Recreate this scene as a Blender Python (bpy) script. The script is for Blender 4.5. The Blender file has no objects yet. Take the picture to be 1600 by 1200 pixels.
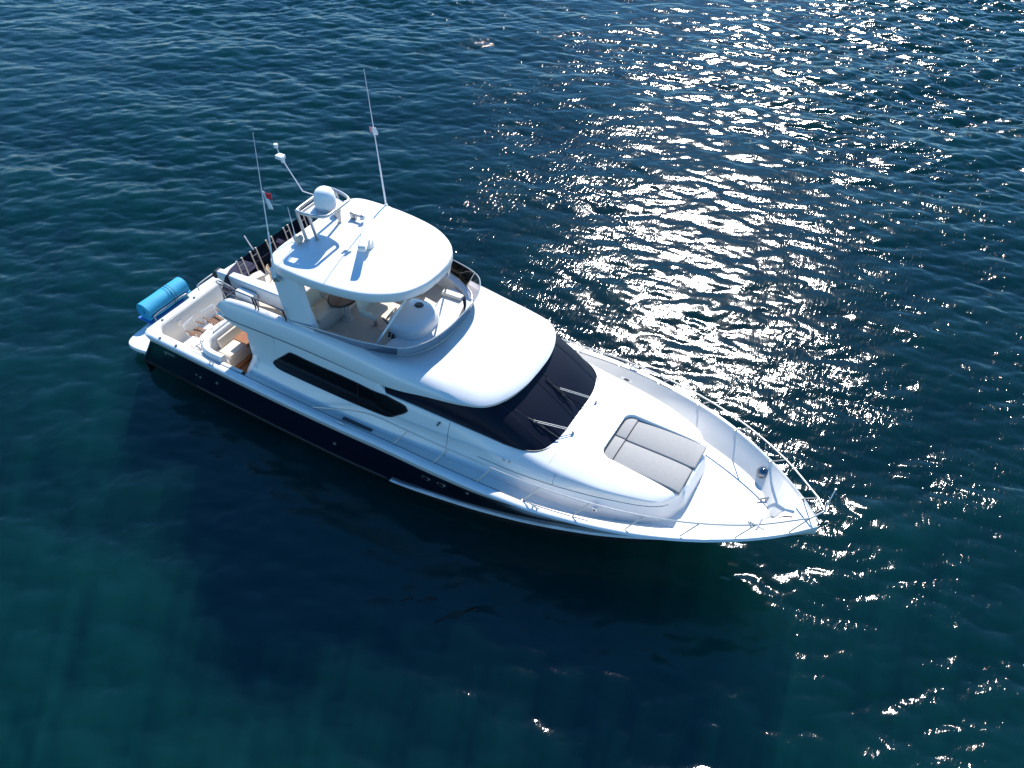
import bpy, bmesh, math, random
import numpy as np
from mathutils import Vector, Matrix

R = math.radians
random.seed(7)
SC = bpy.context.scene
COL = SC.collection

# ------------------------------------------------------------------ camera
CAM_POS = Vector((19.6644, -13.2158, 17.6029))
PITCH, YAW = 0.773943, 2.101125
cam_d = bpy.data.cameras.new('camera')
cam_d.sensor_width = 36.0
cam_d.lens = 29.115
cam_d.clip_end = 6000
cam = bpy.data.objects.new('camera', cam_d)
COL.objects.link(cam)
fw = Vector((math.cos(YAW) * math.cos(PITCH), math.sin(YAW) * math.cos(PITCH), -math.sin(PITCH)))
cam.location = CAM_POS
cam.rotation_euler = fw.to_track_quat('-Z', 'Y').to_euler()
SC.camera = cam

# ------------------------------------------------------------------ sky, sun, exposure
SUN_EL, SUN_AZ = 41.0, 104.6
world = bpy.data.worlds.new('World')
SC.world = world
world.use_nodes = True
wn = world.node_tree
bg = wn.nodes['Background']
sky = wn.nodes.new('ShaderNodeTexSky')
sky.sky_type = 'NISHITA'
sky.sun_disc = False
sky.sun_elevation = R(SUN_EL)
sky.sun_rotation = R(90 - SUN_AZ)
sky.air_density = 1.0
sky.dust_density = 0.0
sky.ozone_density = 2.0
hs_ = wn.nodes.new('ShaderNodeHueSaturation')
hs_.inputs['Saturation'].default_value = 1.25
hs_.inputs['Hue'].default_value = 0.495
wn.links.new(sky.outputs[0], hs_.inputs['Color'])
tn_ = wn.nodes.new('ShaderNodeMix'); tn_.data_type = 'RGBA'; tn_.blend_type = 'MULTIPLY'; tn_.inputs[0].default_value = 1.0
tn_.inputs[7].default_value = (.72, .90, 1.03, 1)      # deep blue, very clear air
wn.links.new(hs_.outputs[0], tn_.inputs[6])
wn.links.new(tn_.outputs[2], bg.inputs[0])
bg.inputs[1].default_value = 0.135
sun_d = bpy.data.lights.new('sun', 'SUN')
sun_d.energy = 5.0
sun_d.angle = R(0.53)
sun_d.color = (1.0, 0.96, 0.91)
sun = bpy.data.objects.new('sun', sun_d)
COL.objects.link(sun)
sv = Vector((math.cos(R(SUN_AZ)) * math.cos(R(SUN_EL)), math.sin(R(SUN_AZ)) * math.cos(R(SUN_EL)), math.sin(R(SUN_EL))))
sun.rotation_euler = sv.to_track_quat('Z', 'Y').to_euler()
sun.location = sv * 60
SC.view_settings.view_transform = 'Standard'
SC.view_settings.look = 'None'
SC.view_settings.exposure = 0.8
SC.view_settings.gamma = 1.0
SC.cycles.use_denoising = True
SC.cycles.caustics_reflective = False
SC.cycles.caustics_refractive = False
SC.cycles.sample_clamp_indirect = 4.0


# ------------------------------------------------------------------ helpers
def cub(xs, ys):
    """smooth monotone-ish cubic through points, returned as a function"""
    xs = np.array(xs, float); ys = np.array(ys, float)
    d = np.diff(ys) / np.diff(xs)
    m = np.zeros(len(xs))
    m[0], m[-1] = d[0], d[-1]
    for i in range(1, len(xs) - 1):
        if d[i - 1] * d[i] > 0:
            w1 = 2 * (xs[i + 1] - xs[i]) + (xs[i] - xs[i - 1]); w2 = (xs[i + 1] - xs[i]) + 2 * (xs[i] - xs[i - 1])
            m[i] = (w1 + w2) / (w1 / d[i - 1] + w2 / d[i])
    def f(x):
        x = min(max(x, xs[0]), xs[-1])
        i = min(int(np.searchsorted(xs, x, 'right')) - 1, len(xs) - 2)
        h = xs[i + 1] - xs[i]; t = (x - xs[i]) / h
        return float((2*t**3-3*t*t+1)*ys[i] + (t**3-2*t*t+t)*h*m[i] + (-2*t**3+3*t*t)*ys[i+1] + (t**3-t*t)*h*m[i+1])
    return f


def crom(pts, n):
    """n points along a Catmull-Rom curve through pts (uniform per control point)"""
    P = np.array(pts, float); k = len(P)
    out = []
    for s in np.linspace(0, k - 1, n):
        i = min(int(s), k - 2); t = s - i
        p0 = P[i - 1] if i > 0 else 2 * P[0] - P[1]
        p3 = P[i + 2] if i + 2 < k else 2 * P[-1] - P[-2]
        p1, p2 = P[i], P[i + 1]
        out.append(0.5 * (2*p1 + (p2-p0)*t + (2*p0-5*p1+4*p2-p3)*t*t + (3*p1-p0-3*p2+p3)*t**3))
    return [tuple(q) for q in out]


class MB:
    """collects geometry and links it as one mesh object"""
    def __init__(self):
        self.v = []; self.f = []

    def raw(self, verts, faces):
        o = len(self.v)
        self.v += [tuple(map(float, p)) for p in verts]
        self.f += [tuple(i + o for i in f) for f in faces]
        return self

    def box(self, c, s, rz=0.0, ry=0.0, rx=0.0):
        M = Matrix.Rotation(rz, 3, 'Z') @ Matrix.Rotation(ry, 3, 'Y') @ Matrix.Rotation(rx, 3, 'X')
        V = []
        for sx in (-.5, .5):
            for sy in (-.5, .5):
                for sz in (-.5, .5):
                    V.append(Vector(c) + M @ Vector((sx*s[0], sy*s[1], sz*s[2])))
        return self.raw(V, [(0,1,3,2),(4,6,7,5),(0,4,5,1),(2,3,7,6),(0,2,6,4),(1,5,7,3)])

    def loft(self, rings, closed=False, cap0=False, cap1=False):
        n = len(rings[0]); V = [p for r in rings for p in r]; F = []
        for i in range(len(rings) - 1):
            for j in range(n if closed else n - 1):
                k = (j + 1) % n
                F.append((i*n+j, i*n+k, (i+1)*n+k, (i+1)*n+j))
        if cap0: F.append(tuple(reversed(range(n))))
        if cap1: F.append(tuple((len(rings)-1)*n + j for j in range(n)))
        return self.raw(V, F)

    def tube(self, path, r, n=8, closed=False, caps=True):
        P = [Vector(p) for p in path]
        m = len(P)
        rr = r if isinstance(r, (list, tuple)) else [r] * m
        up = Vector((0.13, 0.21, 1)).normalized()
        rings = []
        for i in range(m):
            if closed: t = P[(i+1) % m] - P[i-1]
            else: t = P[min(i+1, m-1)] - P[max(i-1, 0)]
            t.normalize()
            a = t.cross(up)
            if a.length < 1e-3: a = t.cross(Vector((1, 0, 0)))
            a.normalize(); b = t.cross(a).normalized()
            rings.append([P[i] + (a*math.cos(q) + b*math.sin(q))*rr[i] for q in [2*math.pi*k/n for k in range(n)]])
        if closed: rings.append(rings[0]); return self.loft(rings, True)
        return self.loft(rings, True, caps, caps)

    def lathe(self, prof, c=(0, 0, 0), n=24, axis='Z', M=None):
        rings = []
        for r, h in prof:
            ring = []
            for k in range(n):
                q = 2*math.pi*k/n
                p = Vector((r*math.cos(q), r*math.sin(q), h))
                if axis == 'X': p = Vector((p.z, p.x, p.y))
                elif axis == 'Y': p = Vector((p.x, p.z, p.y))
                if M is not None: p = M @ p
                ring.append(Vector(c) + p)
            rings.append(ring)
        return self.loft(rings, True, prof[0][0] > 1e-4, prof[-1][0] > 1e-4)

    def prism(self, poly, axis, a, b):
        """polygon of 2D points swept along axis ('X','Y','Z') from a to b"""
        def P(p, h):
            if axis == 'Z': return (p[0], p[1], h)
            if axis == 'Y': return (p[0], h, p[1])
            return (h, p[0], p[1])
        return self.loft([[P(p, a) for p in poly], [P(p, b) for p in poly]], True, True, True)

    def mirror(self):
        o = len(self.v)
        self.v += [(x, -y, z) for x, y, z in self.v]
        self.f += [tuple(i + o for i in reversed(f)) for f in self.f]
        return self

    def build(self, name, mat, parent=None, bevel=0.0, seg=2, smooth=True, angle=40, recalc=True, weld=True):
        me = bpy.data.meshes.new(name)
        me.from_pydata(self.v, [], self.f)
        bm = bmesh.new(); bm.from_mesh(me)
        if weld: bmesh.ops.remove_doubles(bm, verts=bm.verts, dist=1e-5)
        if recalc: bmesh.ops.recalc_face_normals(bm, faces=bm.faces)
        bm.to_mesh(me); bm.free()
        if smooth:
            me.polygons.foreach_set('use_smooth', [True] * len(me.polygons))
            me.set_sharp_from_angle(angle=R(angle))
        me.materials.append(mat)
        o = bpy.data.objects.new(name, me)
        COL.objects.link(o)
        if parent is not None: o.parent = parent
        if bevel > 0:
            b = o.modifiers.new('bevel', 'BEVEL')
            b.width = bevel; b.segments = seg; b.limit_method = 'ANGLE'; b.angle_limit = R(35)
            b.harden_normals = False
        return o


def tag(o, label=None, cat=None, group=None, kind=None):
    if label: o['label'] = label
    if cat: o['category'] = cat
    if group: o['group'] = group
    if kind: o['kind'] = kind
    return o


def empty(name, loc=(0, 0, 0), rz=0.0):
    o = bpy.data.objects.new(name, None)
    COL.objects.link(o)
    o.location = loc; o.rotation_euler = (0, 0, rz); o.empty_display_size = 0.3
    return o


# ------------------------------------------------------------------ materials
def mat(name, col, rough=0.5, metal=0.0, ior=1.5, coat=0.0, noise=0.0, nscale=3.0, bump=0.0, bscale=60.0, spec=0.5):
    m = bpy.data.materials.new(name); m.use_nodes = True
    nt = m.node_tree; p = nt.nodes['Principled BSDF']
    p.inputs['Base Color'].default_value = (*col, 1)
    p.inputs['Roughness'].default_value = rough
    p.inputs['Metallic'].default_value = metal
    p.inputs['IOR'].default_value = ior
    p.inputs['Coat Weight'].default_value = coat
    p.inputs['Coat Roughness'].default_value = 0.06
    p.inputs['Specular IOR Level'].default_value = spec
    tc = nt.nodes.new('ShaderNodeTexCoord')
    if noise > 0:
        n = nt.nodes.new('ShaderNodeTexNoise'); n.inputs['Scale'].default_value = nscale; n.inputs['Detail'].default_value = 6
        r = nt.nodes.new('ShaderNodeMapRange')
        r.inputs[1].default_value = 0.3; r.inputs[2].default_value = 0.7
        r.inputs[3].default_value = 1 - noise; r.inputs[4].default_value = 1 + noise * 0.4
        mx = nt.nodes.new('ShaderNodeMix'); mx.data_type = 'RGBA'; mx.blend_type = 'MULTIPLY'
        mx.inputs[0].default_value = 1.0; mx.inputs[6].default_value = (*col, 1)
        nt.links.new(tc.outputs['Object'], n.inputs['Vector'])
        nt.links.new(n.outputs['Fac'], r.inputs[0]); nt.links.new(r.outputs[0], mx.inputs[7])
        nt.links.new(mx.outputs[2], p.inputs['Base Color'])
    if bump > 0:
        n2 = nt.nodes.new('ShaderNodeTexNoise'); n2.inputs['Scale'].default_value = bscale; n2.inputs['Detail'].default_value = 3
        b = nt.nodes.new('ShaderNodeBump'); b.inputs['Strength'].default_value = bump; b.inputs['Distance'].default_value = 0.01
        nt.links.new(tc.outputs['Object'], n2.inputs['Vector'])
        nt.links.new(n2.outputs['Fac'], b.inputs['Height']); nt.links.new(b.outputs[0], p.inputs['Normal'])
    return m


def wood(name, c1, c2, scale=14.0, rough=0.5, rot=0.0):
    m = bpy.data.materials.new(name); m.use_nodes = True
    nt = m.node_tree; p = nt.nodes['Principled BSDF']; p.inputs['Roughness'].default_value = rough
    tc = nt.nodes.new('ShaderNodeTexCoord'); mp = nt.nodes.new('ShaderNodeMapping')
    mp.inputs['Rotation'].default_value = (0, 0, rot)
    w = nt.nodes.new('ShaderNodeTexWave'); w.inputs['Scale'].default_value = scale; w.inputs['Distortion'].default_value = 0.6
    w.bands_direction = 'Y'; w.inputs['Detail'].default_value = 3
    n = nt.nodes.new('ShaderNodeTexNoise'); n.inputs['Scale'].default_value = 9; n.inputs['Detail'].default_value = 8
    cr = nt.nodes.new('ShaderNodeValToRGB'); cr.color_ramp.elements[0].position = 0.02; cr.color_ramp.elements[0].color = (*[q*.35 for q in c1], 1)
    e = cr.color_ramp.elements.new(0.16); e.color = (*c1, 1); cr.color_ramp.elements[-1].color = (*c2, 1)
    mx = nt.nodes.new('ShaderNodeMix'); mx.data_type = 'RGBA'; mx.blend_type = 'MULTIPLY'; mx.inputs[0].default_value = 0.5
    nt.links.new(tc.outputs['Object'], mp.inputs[0]); nt.links.new(mp.outputs[0], w.inputs[0]); nt.links.new(mp.outputs[0], n.inputs[0])
    nt.links.new(w.outputs['Fac'], cr.inputs[0]); nt.links.new(cr.outputs[0], mx.inputs[6]); nt.links.new(n.outputs['Color'], mx.inputs[7])
    nt.links.new(mx.outputs[2], p.inputs['Base Color'])
    return m


def tinted(name, col, rough=0.03, gloss=(.9, .9, .9)):
    m = bpy.data.materials.new(name); m.use_nodes = True
    nt = m.node_tree; nt.nodes.remove(nt.nodes['Principled BSDF'])
    out = nt.nodes['Material Output']
    tr = nt.nodes.new('ShaderNodeBsdfTransparent'); tr.inputs[0].default_value = (*col, 1)
    gl = nt.nodes.new('ShaderNodeBsdfGlossy'); gl.inputs['Roughness'].default_value = rough; gl.inputs[0].default_value = (*gloss, 1)
    fr = nt.nodes.new('ShaderNodeFresnel'); fr.inputs[0].default_value = 1.45
    mx = nt.nodes.new('ShaderNodeMixShader')
    nt.links.new(fr.outputs[0], mx.inputs[0]); nt.links.new(tr.outputs[0], mx.inputs[1]); nt.links.new(gl.outputs[0], mx.inputs[2])
    nt.links.new(mx.outputs[0], out.inputs[0])
    return m


M = {}
M['white'] = mat('white_gelcoat', (.66, .66, .65), .28, coat=.35, noise=.035, nscale=1.3)
M['nonskid'] = mat('nonskid_deck', (.74, .715, .665), .6, noise=.06, nscale=2.5, bump=.25, bscale=220)
M['liner'] = mat('moulded_liner', (.60, .565, .51), .42, noise=.08, nscale=1.8)
M['navy'] = mat('navy_hull_paint', (.0028, .0034, .010), .12, coat=.35)
M['boot'] = mat('boot_stripe_paint', (.62, .64, .66), .35, noise=.12, nscale=4)
M['anti'] = mat('black_antifouling', (.006, .007, .009), .6)
M['bronze'] = mat('rubbing_strip', (.05, .045, .045), .45, metal=.3)
M['cover'] = mat('dark_mesh_cover', (.0055, .0075, .0170), .42, noise=.15, nscale=2.0, bump=.12, bscale=300, spec=.12)
M['glass'] = mat('black_side_glass', (.0035, .004, .006), .12, ior=1.4, spec=.22)
M['bulwark'] = mat('bulwark_gelcoat', (.74, .70, .635), .42, noise=.05, nscale=1.8)
M['arm'] = mat('brushed_alloy', (.52, .48, .43), .45, metal=.25)
M['seam'] = mat('cover_seam', (.014, .016, .028), .6, spec=.2)
M['steel'] = mat('stainless_steel', (.46, .45, .44), .34, metal=.85)
M['chrome'] = mat('dark_chrome', (.20, .20, .22), .10, metal=1.0)
M['post'] = mat('weathered_alloy', (.50, .43, .35), .45)
M['sole'] = mat('beige_sole', (.56, .49, .41), .6, noise=.08, nscale=4, bump=.2, bscale=180)
M['dsteel'] = mat('dark_steel', (.10, .105, .12), .4, metal=.6)  # darker metal for vent, grating, rod holders and starboard side rail
M['black'] = mat('black_rubber', (.012, .012, .014), .5)
M['groove'] = mat('dark_groove', (.06, .075, .11), .6)
M['cream'] = mat('cream_vinyl', (.64, .56, .45), .5, noise=.06, nscale=5, bump=.1, bscale=90)
M['creamdk'] = mat('cream_vinyl_piping', (.22, .19, .15), .6)
M['grey'] = mat('grey_cushion_fabric', (.305, .298, .283), .85, noise=.05, nscale=12, bump=.3, bscale=260)
M['greydk'] = mat('dark_grey_piping', (.17, .17, .17), .8)
M['teak'] = wood('teak_planks', (.20, .085, .035), (.30, .14, .06), 9.0, .6)
M['teaktop'] = wood('varnished_table_wood', (.42, .17, .06), (.50, .22, .085), 5.0, .3)
M['brown'] = wood('brown_chair_wood', (.25, .12, .06), (.33, .17, .09), 10.0, .5)
M['tan'] = mat('tan_wicker', (.42, .30, .19), .7, noise=.25, nscale=30)
M['dome'] = mat('dome_plastic', (.78, .78, .77), .32, noise=.03, nscale=2)
M['plate'] = mat('pale_plate', (.55, .56, .58), .35, metal=.3)
M['blue'] = mat('turquoise_foam', (.018, .32, .52), .7, noise=.06, nscale=7, bump=.25, bscale=70)
M['blue2'] = mat('blue_foam_core', (.02, .14, .42), .7)
M['strap'] = mat('dark_strap', (.02, .06, .08), .7)
M['red'] = mat('red_cloth', (.62, .03, .05), .8)
M['wcloth'] = mat('white_cloth', (.75, .74, .73), .85)
M['pink'] = mat('faded_pink_cloth', (.60, .30, .30), .85)
M['antenna'] = mat('antenna_fibreglass', (.74, .75, .76), .35)
M['tint'] = tinted('smoked_acrylic', (.50, .455, .47))
M['tintdk'] = tinted('grazing_dark_acrylic', (.05, .045, .055), .08, (.35, .35, .40))  # tint carries the dark grazing-angle look of the smoked screen
M['mesh'] = tinted('dark_mesh_panel', (.30, .29, .36), .5, (.10, .11, .17))
M['weed'] = mat('brown_kelp', (.022, .020, .006), .8, spec=.05, noise=.3, nscale=8)
M['kelpf'] = M['weed']


# ------------------------------------------------------------------ water (a real wave surface)
def make_water():
    rng = np.random.default_rng(11)
    N, Lp = 1024, 92.0
    k1 = np.fft.fftfreq(N, Lp / N) * 2 * np.pi
    KX, KY = np.meshgrid(k1, k1, indexing='ij')
    K = np.hypot(KX, KY); K[0, 0] = 1e-6
    wd = R(288.0)                                   # down-wind direction, towards the camera
    cosd = (KX * math.cos(wd) + KY * math.sin(wd)) / K
    lam = 2 * np.pi / K
    cdir = lambda a: np.abs((KX * math.cos(a) + KY * math.sin(a)) / K)
    spread = 0.02 + .55 * cdir(wd + R(19)) ** 7 + .55 * cdir(wd - R(17)) ** 7
    kp = 2 * np.pi / 2.3
    S = np.exp(-0.9 * (kp / K) ** 2) * K ** -3.5 * spread
    S *= np.exp(-(K * 0.024) ** 2)
    S += 0.22 * np.exp(-((np.log(lam / 8.5)) / .35) ** 2) * (2 * np.pi / 8.5) ** -3.55 * (0.1 + np.abs(cosd) ** 3) * .55
    S[0, 0] = 0
    A = np.sqrt(S) * (rng.normal(size=(N, N)) + 1j * rng.normal(size=(N, N)))
    h = np.fft.ifft2(A).real
    sx = np.fft.ifft2(1j * KX * A).real; sy = np.fft.ifft2(1j * KY * A).real
    rms = math.sqrt((sx**2 + sy**2).mean())
    g = WAVE_SLOPE / rms
    h *= g
    dx = np.fft.ifft2(-1j * KX / K * A).real * g * 1.0
    dy = np.fft.ifft2(-1j * KY / K * A).real * g * 1.0
    x0, y0 = -42.0, -26.0
    xs = x0 + np.arange(N) * Lp / N
    ys = y0 + np.arange(N) * Lp / N
    X, Y = np.meshgrid(xs, ys, indexing='ij')
    # calmer water in the lee of the hull
    u = X; lee = np.exp(-(((u - 9.5) / 11.0) ** 4)) / (1 + np.exp((Y + 2.0) / 1.2)) / (1 + np.exp((-13.0 - Y) / 3.0))
    amp = 1 - 0.48 * lee
    stern = np.exp(-(((X + 4) / 7.0) ** 2 + ((Y + 9) / 9.0) ** 2))
    amp *= 1 - 0.28 * stern
    edge = np.minimum.reduce([np.arange(N)[:, None] * np.ones((1, N)), (N - 1 - np.arange(N))[:, None] * np.ones((1, N)),
                              np.ones((N, 1)) * np.arange(N)[None], np.ones((N, 1)) * (N - 1 - np.arange(N))[None]])
    amp = amp * np.clip(edge / 30.0, 0, 1)
    low = np.fft.ifft2(np.exp(-(K * 4.5) ** 2) * (rng.normal(size=(N, N)) + 1j * rng.normal(size=(N, N)))).real
    amp = amp * np.clip(1 + .28 * low / low.std(), .45, 1.7)
    H = h * amp; X2 = X + dx * amp; Y2 = Y + dy * amp
    # rings of outer water out to the horizon
    q = np.cumsum(0.09 * 1.22 ** np.arange(1, 44))
    lo = lambda a: a[0] - q[::-1]
    hi = lambda a: a[-1] + q
    xf = np.concatenate([lo(xs), xs, hi(xs)]); yf = np.concatenate([lo(ys), ys, hi(ys)])
    nq = len(q); NX = len(xf)
    XX, YY = np.meshgrid(xf, yf, indexing='ij'); ZZ = np.zeros_like(XX)
    XX = XX.copy(); YY = YY.copy()
    XX[nq:nq+N, nq:nq+N] = X2; YY[nq:nq+N, nq:nq+N] = Y2; ZZ[nq:nq+N, nq:nq+N] = H
    co = np.stack([XX, YY, ZZ], -1).reshape(-1, 3).astype(np.float32)
    I = np.arange(NX * NX).reshape(NX, NX)
    F = np.stack([I[:-1, :-1], I[1:, :-1], I[1:, 1:], I[:-1, 1:]], -1).reshape(-1, 4).astype(np.int32)
    X0, X1, Y0, Y1 = float(xf[0]), float(xf[-1]), float(yf[0]), float(yf[-1])
    nb = len(co)
    co = np.concatenate([co, np.array([[X0, Y0, 0], [X1, Y0, 0], [X1, Y1, 0], [X0, Y1, 0], [X0, Y0, -30], [X1, Y0, -30], [X1, Y1, -30], [X0, Y1, -30]], np.float32)])
    F = np.concatenate([F, np.array([[0, 4, 5, 1], [1, 5, 6, 2], [2, 6, 7, 3], [3, 7, 4, 0], [4, 7, 6, 5]], np.int32) + nb])
    me = bpy.data.meshes.new('water')
    me.vertices.add(len(co)); me.vertices.foreach_set('co', co.ravel())
    me.loops.add(F.size); me.loops.foreach_set('vertex_index', F.ravel())
    me.polygons.add(len(F)); me.polygons.foreach_set('loop_start', np.arange(0, F.size, 4, dtype=np.int32))
    me.polygons.foreach_set('use_smooth', np.ones(len(F), dtype=bool))
    me.update(calc_edges=True)
    o = bpy.data.objects.new('water', me); COL.objects.link(o)
    tag(o, 'dark blue green choppy sea sparkling in the sun', 'water', kind='structure')
    m = bpy.data.materials.new('sea_water'); m.use_nodes = True
    nt = m.node_tree; nt.nodes.remove(nt.nodes['Principled BSDF']); out = nt.nodes['Material Output']
    tc = nt.nodes.new('ShaderNodeTexCoord')
    tr = nt.nodes.new('ShaderNodeBsdfTransparent')
    p = nt.nodes.new('ShaderNodeBsdfGlossy'); p.inputs['Roughness'].default_value = WATER_ROUGH
    fr = nt.nodes.new('ShaderNodeFresnel'); fr.inputs[0].default_value = 1.333
    mxs = nt.nodes.new('ShaderNodeMixShader')
    nt.links.new(fr.outputs[0], mxs.inputs[0]); nt.links.new(tr.outputs[0], mxs.inputs[1]); nt.links.new(p.outputs[0], mxs.inputs[2])
    nt.links.new(mxs.outputs[0], out.inputs[0])
    vs = nt.nodes.new('ShaderNodeVolumeScatter'); vs.inputs['Color'].default_value = WATER_SCATTER; vs.inputs['Density'].default_value = WATER_DENS; vs.inputs['Anisotropy'].default_value = -.38
    va = nt.nodes.new('ShaderNodeVolumeAbsorption'); va.inputs['Color'].default_value = WATER_ABS; va.inputs['Density'].default_value = WATER_DENS
    ad = nt.nodes.new('ShaderNodeAddShader')
    nt.links.new(vs.outputs[0], ad.inputs[0]); nt.links.new(va.outputs[0], ad.inputs[1]); nt.links.new(ad.outputs[0], out.inputs['Volume'])
    # capillary ripples
    mp = nt.nodes.new('ShaderNodeMapping'); mp.inputs['Rotation'].default_value = (0, 0, -(wd)); mp.inputs['Scale'].default_value = (2.0, .75, 1)
    n1 = nt.nodes.new('ShaderNodeTexNoise'); n1.inputs['Scale'].default_value = 4.2; n1.inputs['Detail'].default_value = 4; n1.inputs['Roughness'].default_value = .55
    n1.inputs['Distortion'].default_value = .5
    n2 = nt.nodes.new('ShaderNodeTexNoise'); n2.inputs['Scale'].default_value = .35; n2.inputs['Detail'].default_value = 3
    mr = nt.nodes.new('ShaderNodeMapRange'); mr.inputs[1].default_value = .38; mr.inputs[2].default_value = .62
    mr.inputs[3].default_value = .45; mr.inputs[4].default_value = 1.0
    b = nt.nodes.new('ShaderNodeBump'); b.inputs['Distance'].default_value = RIPPLE
    nt.links.new(tc.outputs['Object'], mp.inputs[0]); nt.links.new(mp.outputs[0], n1.inputs[0]); nt.links.new(tc.outputs['Object'], n2.inputs[0])
    nt.links.new(n2.outputs['Fac'], mr.inputs[0]); nt.links.new(mr.outputs[0], b.inputs['Strength'])
    n3 = nt.nodes.new('ShaderNodeTexNoise'); n3.inputs['Scale'].default_value = 13.0; n3.inputs['Detail'].default_value = 2
    ma = nt.nodes.new('ShaderNodeMath'); ma.operation = 'MULTIPLY_ADD'; ma.inputs[1].default_value = .22
    nt.links.new(mp.outputs[0], n3.inputs[0]); nt.links.new(n3.outputs['Fac'], ma.inputs[0]); nt.links.new(n1.outputs['Fac'], ma.inputs[2])
    nt.links.new(ma.outputs[0], b.inputs['Height']); nt.links.new(b.outputs[0], p.inputs['Normal']); nt.links.new(b.outputs[0], fr.inputs['Normal'])
    me.materials.append(m)


WAVE_SLOPE = 0.215
WATER_ROUGH = 0.085
WATER_SCATTER = (.013, .145, .136, 1)
WATER_ABS = (.0, .42, .43, 1)
WATER_DENS = .42
RIPPLE = 0.016
make_water()

# ------------------------------------------------------------------ yacht: shape functions
YT = empty('motor_yacht')
tag(YT, 'white motor yacht with navy blue hull, flybridge and hardtop, lying still on the sea', 'yacht')
y_in = cub([1.0, 4, 7, 9.66, 11.25, 12.51, 13.78, 15.01, 16.23, 17.38, 18.47, 19.47, 20.0],
           [2.62, 2.65, 2.68, 2.67, 2.70, 2.71, 2.69, 2.55, 2.29, 1.88, 1.30, .56, .04])
w_cap = cub([1, 12, 14, 16, 18, 19.5, 20], [.24, .24, .20, .14, .10, .08, .06])
t_fl = cub([1, 11, 12.5, 14, 15.4, 17.4, 19, 20], [.08, .08, .10, .20, .32, .42, .34, .05])
z_s = cub([1, 5, 8, 10, 12, 14, 16, 18, 20], [1.77, 1.74, 1.76, 1.82, 1.90, 2.0, 2.08, 2.14, 2.17])
y_1 = cub([1, 2.05, 7.3, 9.7, 11.63, 13.2, 15.1, 16.3, 17.5, 18.1, 18.45, 20], [2.68, 2.72, 2.78, 2.72, 2.50, 2.21, 1.66, 1.16, .54, .20, .0, .0])
z_1 = cub([1, 9, 11, 14, 16, 18, 20], [.26, .28, .30, .36, .42, .50, .54])
y_0 = cub([1, 2.05, 7.3, 9.66, 11.67, 13.25, 15.14, 16.31, 17.2, 17.72, 20], [2.60, 2.64, 2.70, 2.62, 2.44, 2.14, 1.52, .98, .30, .0, 0])
z_dk = cub([4.75, 7, 10, 12, 14, 16, 18.5, 20], [1.61, 1.62, 1.68, 1.72, 1.69, 1.67, 1.70, 1.72])
y_ft = cub([4.75, 10, 12, 13.3, 14.58, 15.53, 16.6, 17.5, 18.3, 18.65, 18.95], [2.60, 2.63, 2.64, 2.55, 2.33, 2.04, 1.62, 1.31, .92, .58, .02])


def gun_row(x):
    """stations of the white band, cap and bulwark: dark top, outer, shoulder, crown, inner"""
    yi = y_in(x); yo = yi + w_cap(x); zs = z_s(x)
    yd = max(yo - t_fl(x), .012)
    return [(x, -yd, zs - .30), (x, -(yd*.35 + yo*.65) , zs - .14), (x, -yo, zs - .055), (x, -(yo - .035), zs - .012), (x, -(yo*.5 + yi*.5), zs), (x, -yi, zs - .012)]


def gate(y):
    """the port half of the transom dips to a low gate"""
    def ss(a, b, v): v = min(1, max(0, (v - a) / (b - a))); return v*v*(3 - 2*v)
    return .84 * ss(.22, .40, y) * (1 - ss(2.70, 2.86, y))


def corner_row(a, side=-1):
    cx, cy, rad = 1.30, -2.58, .30
    d = (-math.sin(a), -math.cos(a)); zs = z_s(1) - (gate(2.58 + .3*math.cos(a)) if side > 0 else 0)
    def p(off, z): return (cx + d[0]*(rad + off), cy + d[1]*(rad + off), z)
    return [p(-.08, zs-.30), p(-.03, zs-.14), p(0, zs-.055), p(-.035, zs-.012), p(-.12, zs), p(-.24, zs-.012)]


def transom_row(y, side=-1):
    zs = z_s(1) - (gate(-y) if side > 0 else 0)
    return [(1.08, y, zs-.30), (1.03, y, zs-.14), (1.0, y, zs-.055), (1.035, y, zs-.012), (1.12, y, zs), (1.24, y, zs-.012)]


xs_side = [20.0, 19.97, 19.9, 19.8] + list(np.arange(19.6, 1.9, -.2)) + [1.75, 1.5, 1.3]
c_ang = np.linspace(.12, math.pi/2, 12); t_ys = np.linspace(-2.5, 0, 50)
g = MB()
for sd in (-1, 1):
    rows = [gun_row(x) for x in xs_side] + [corner_row(a, sd) for a in c_ang] + [transom_row(y, sd) for y in t_ys]
    g.loft([[(p[0], -sd * p[1], p[2]) for p in r] for r in rows])
gun = g.build('gunwale', M['white'], YT, angle=55)

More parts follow.
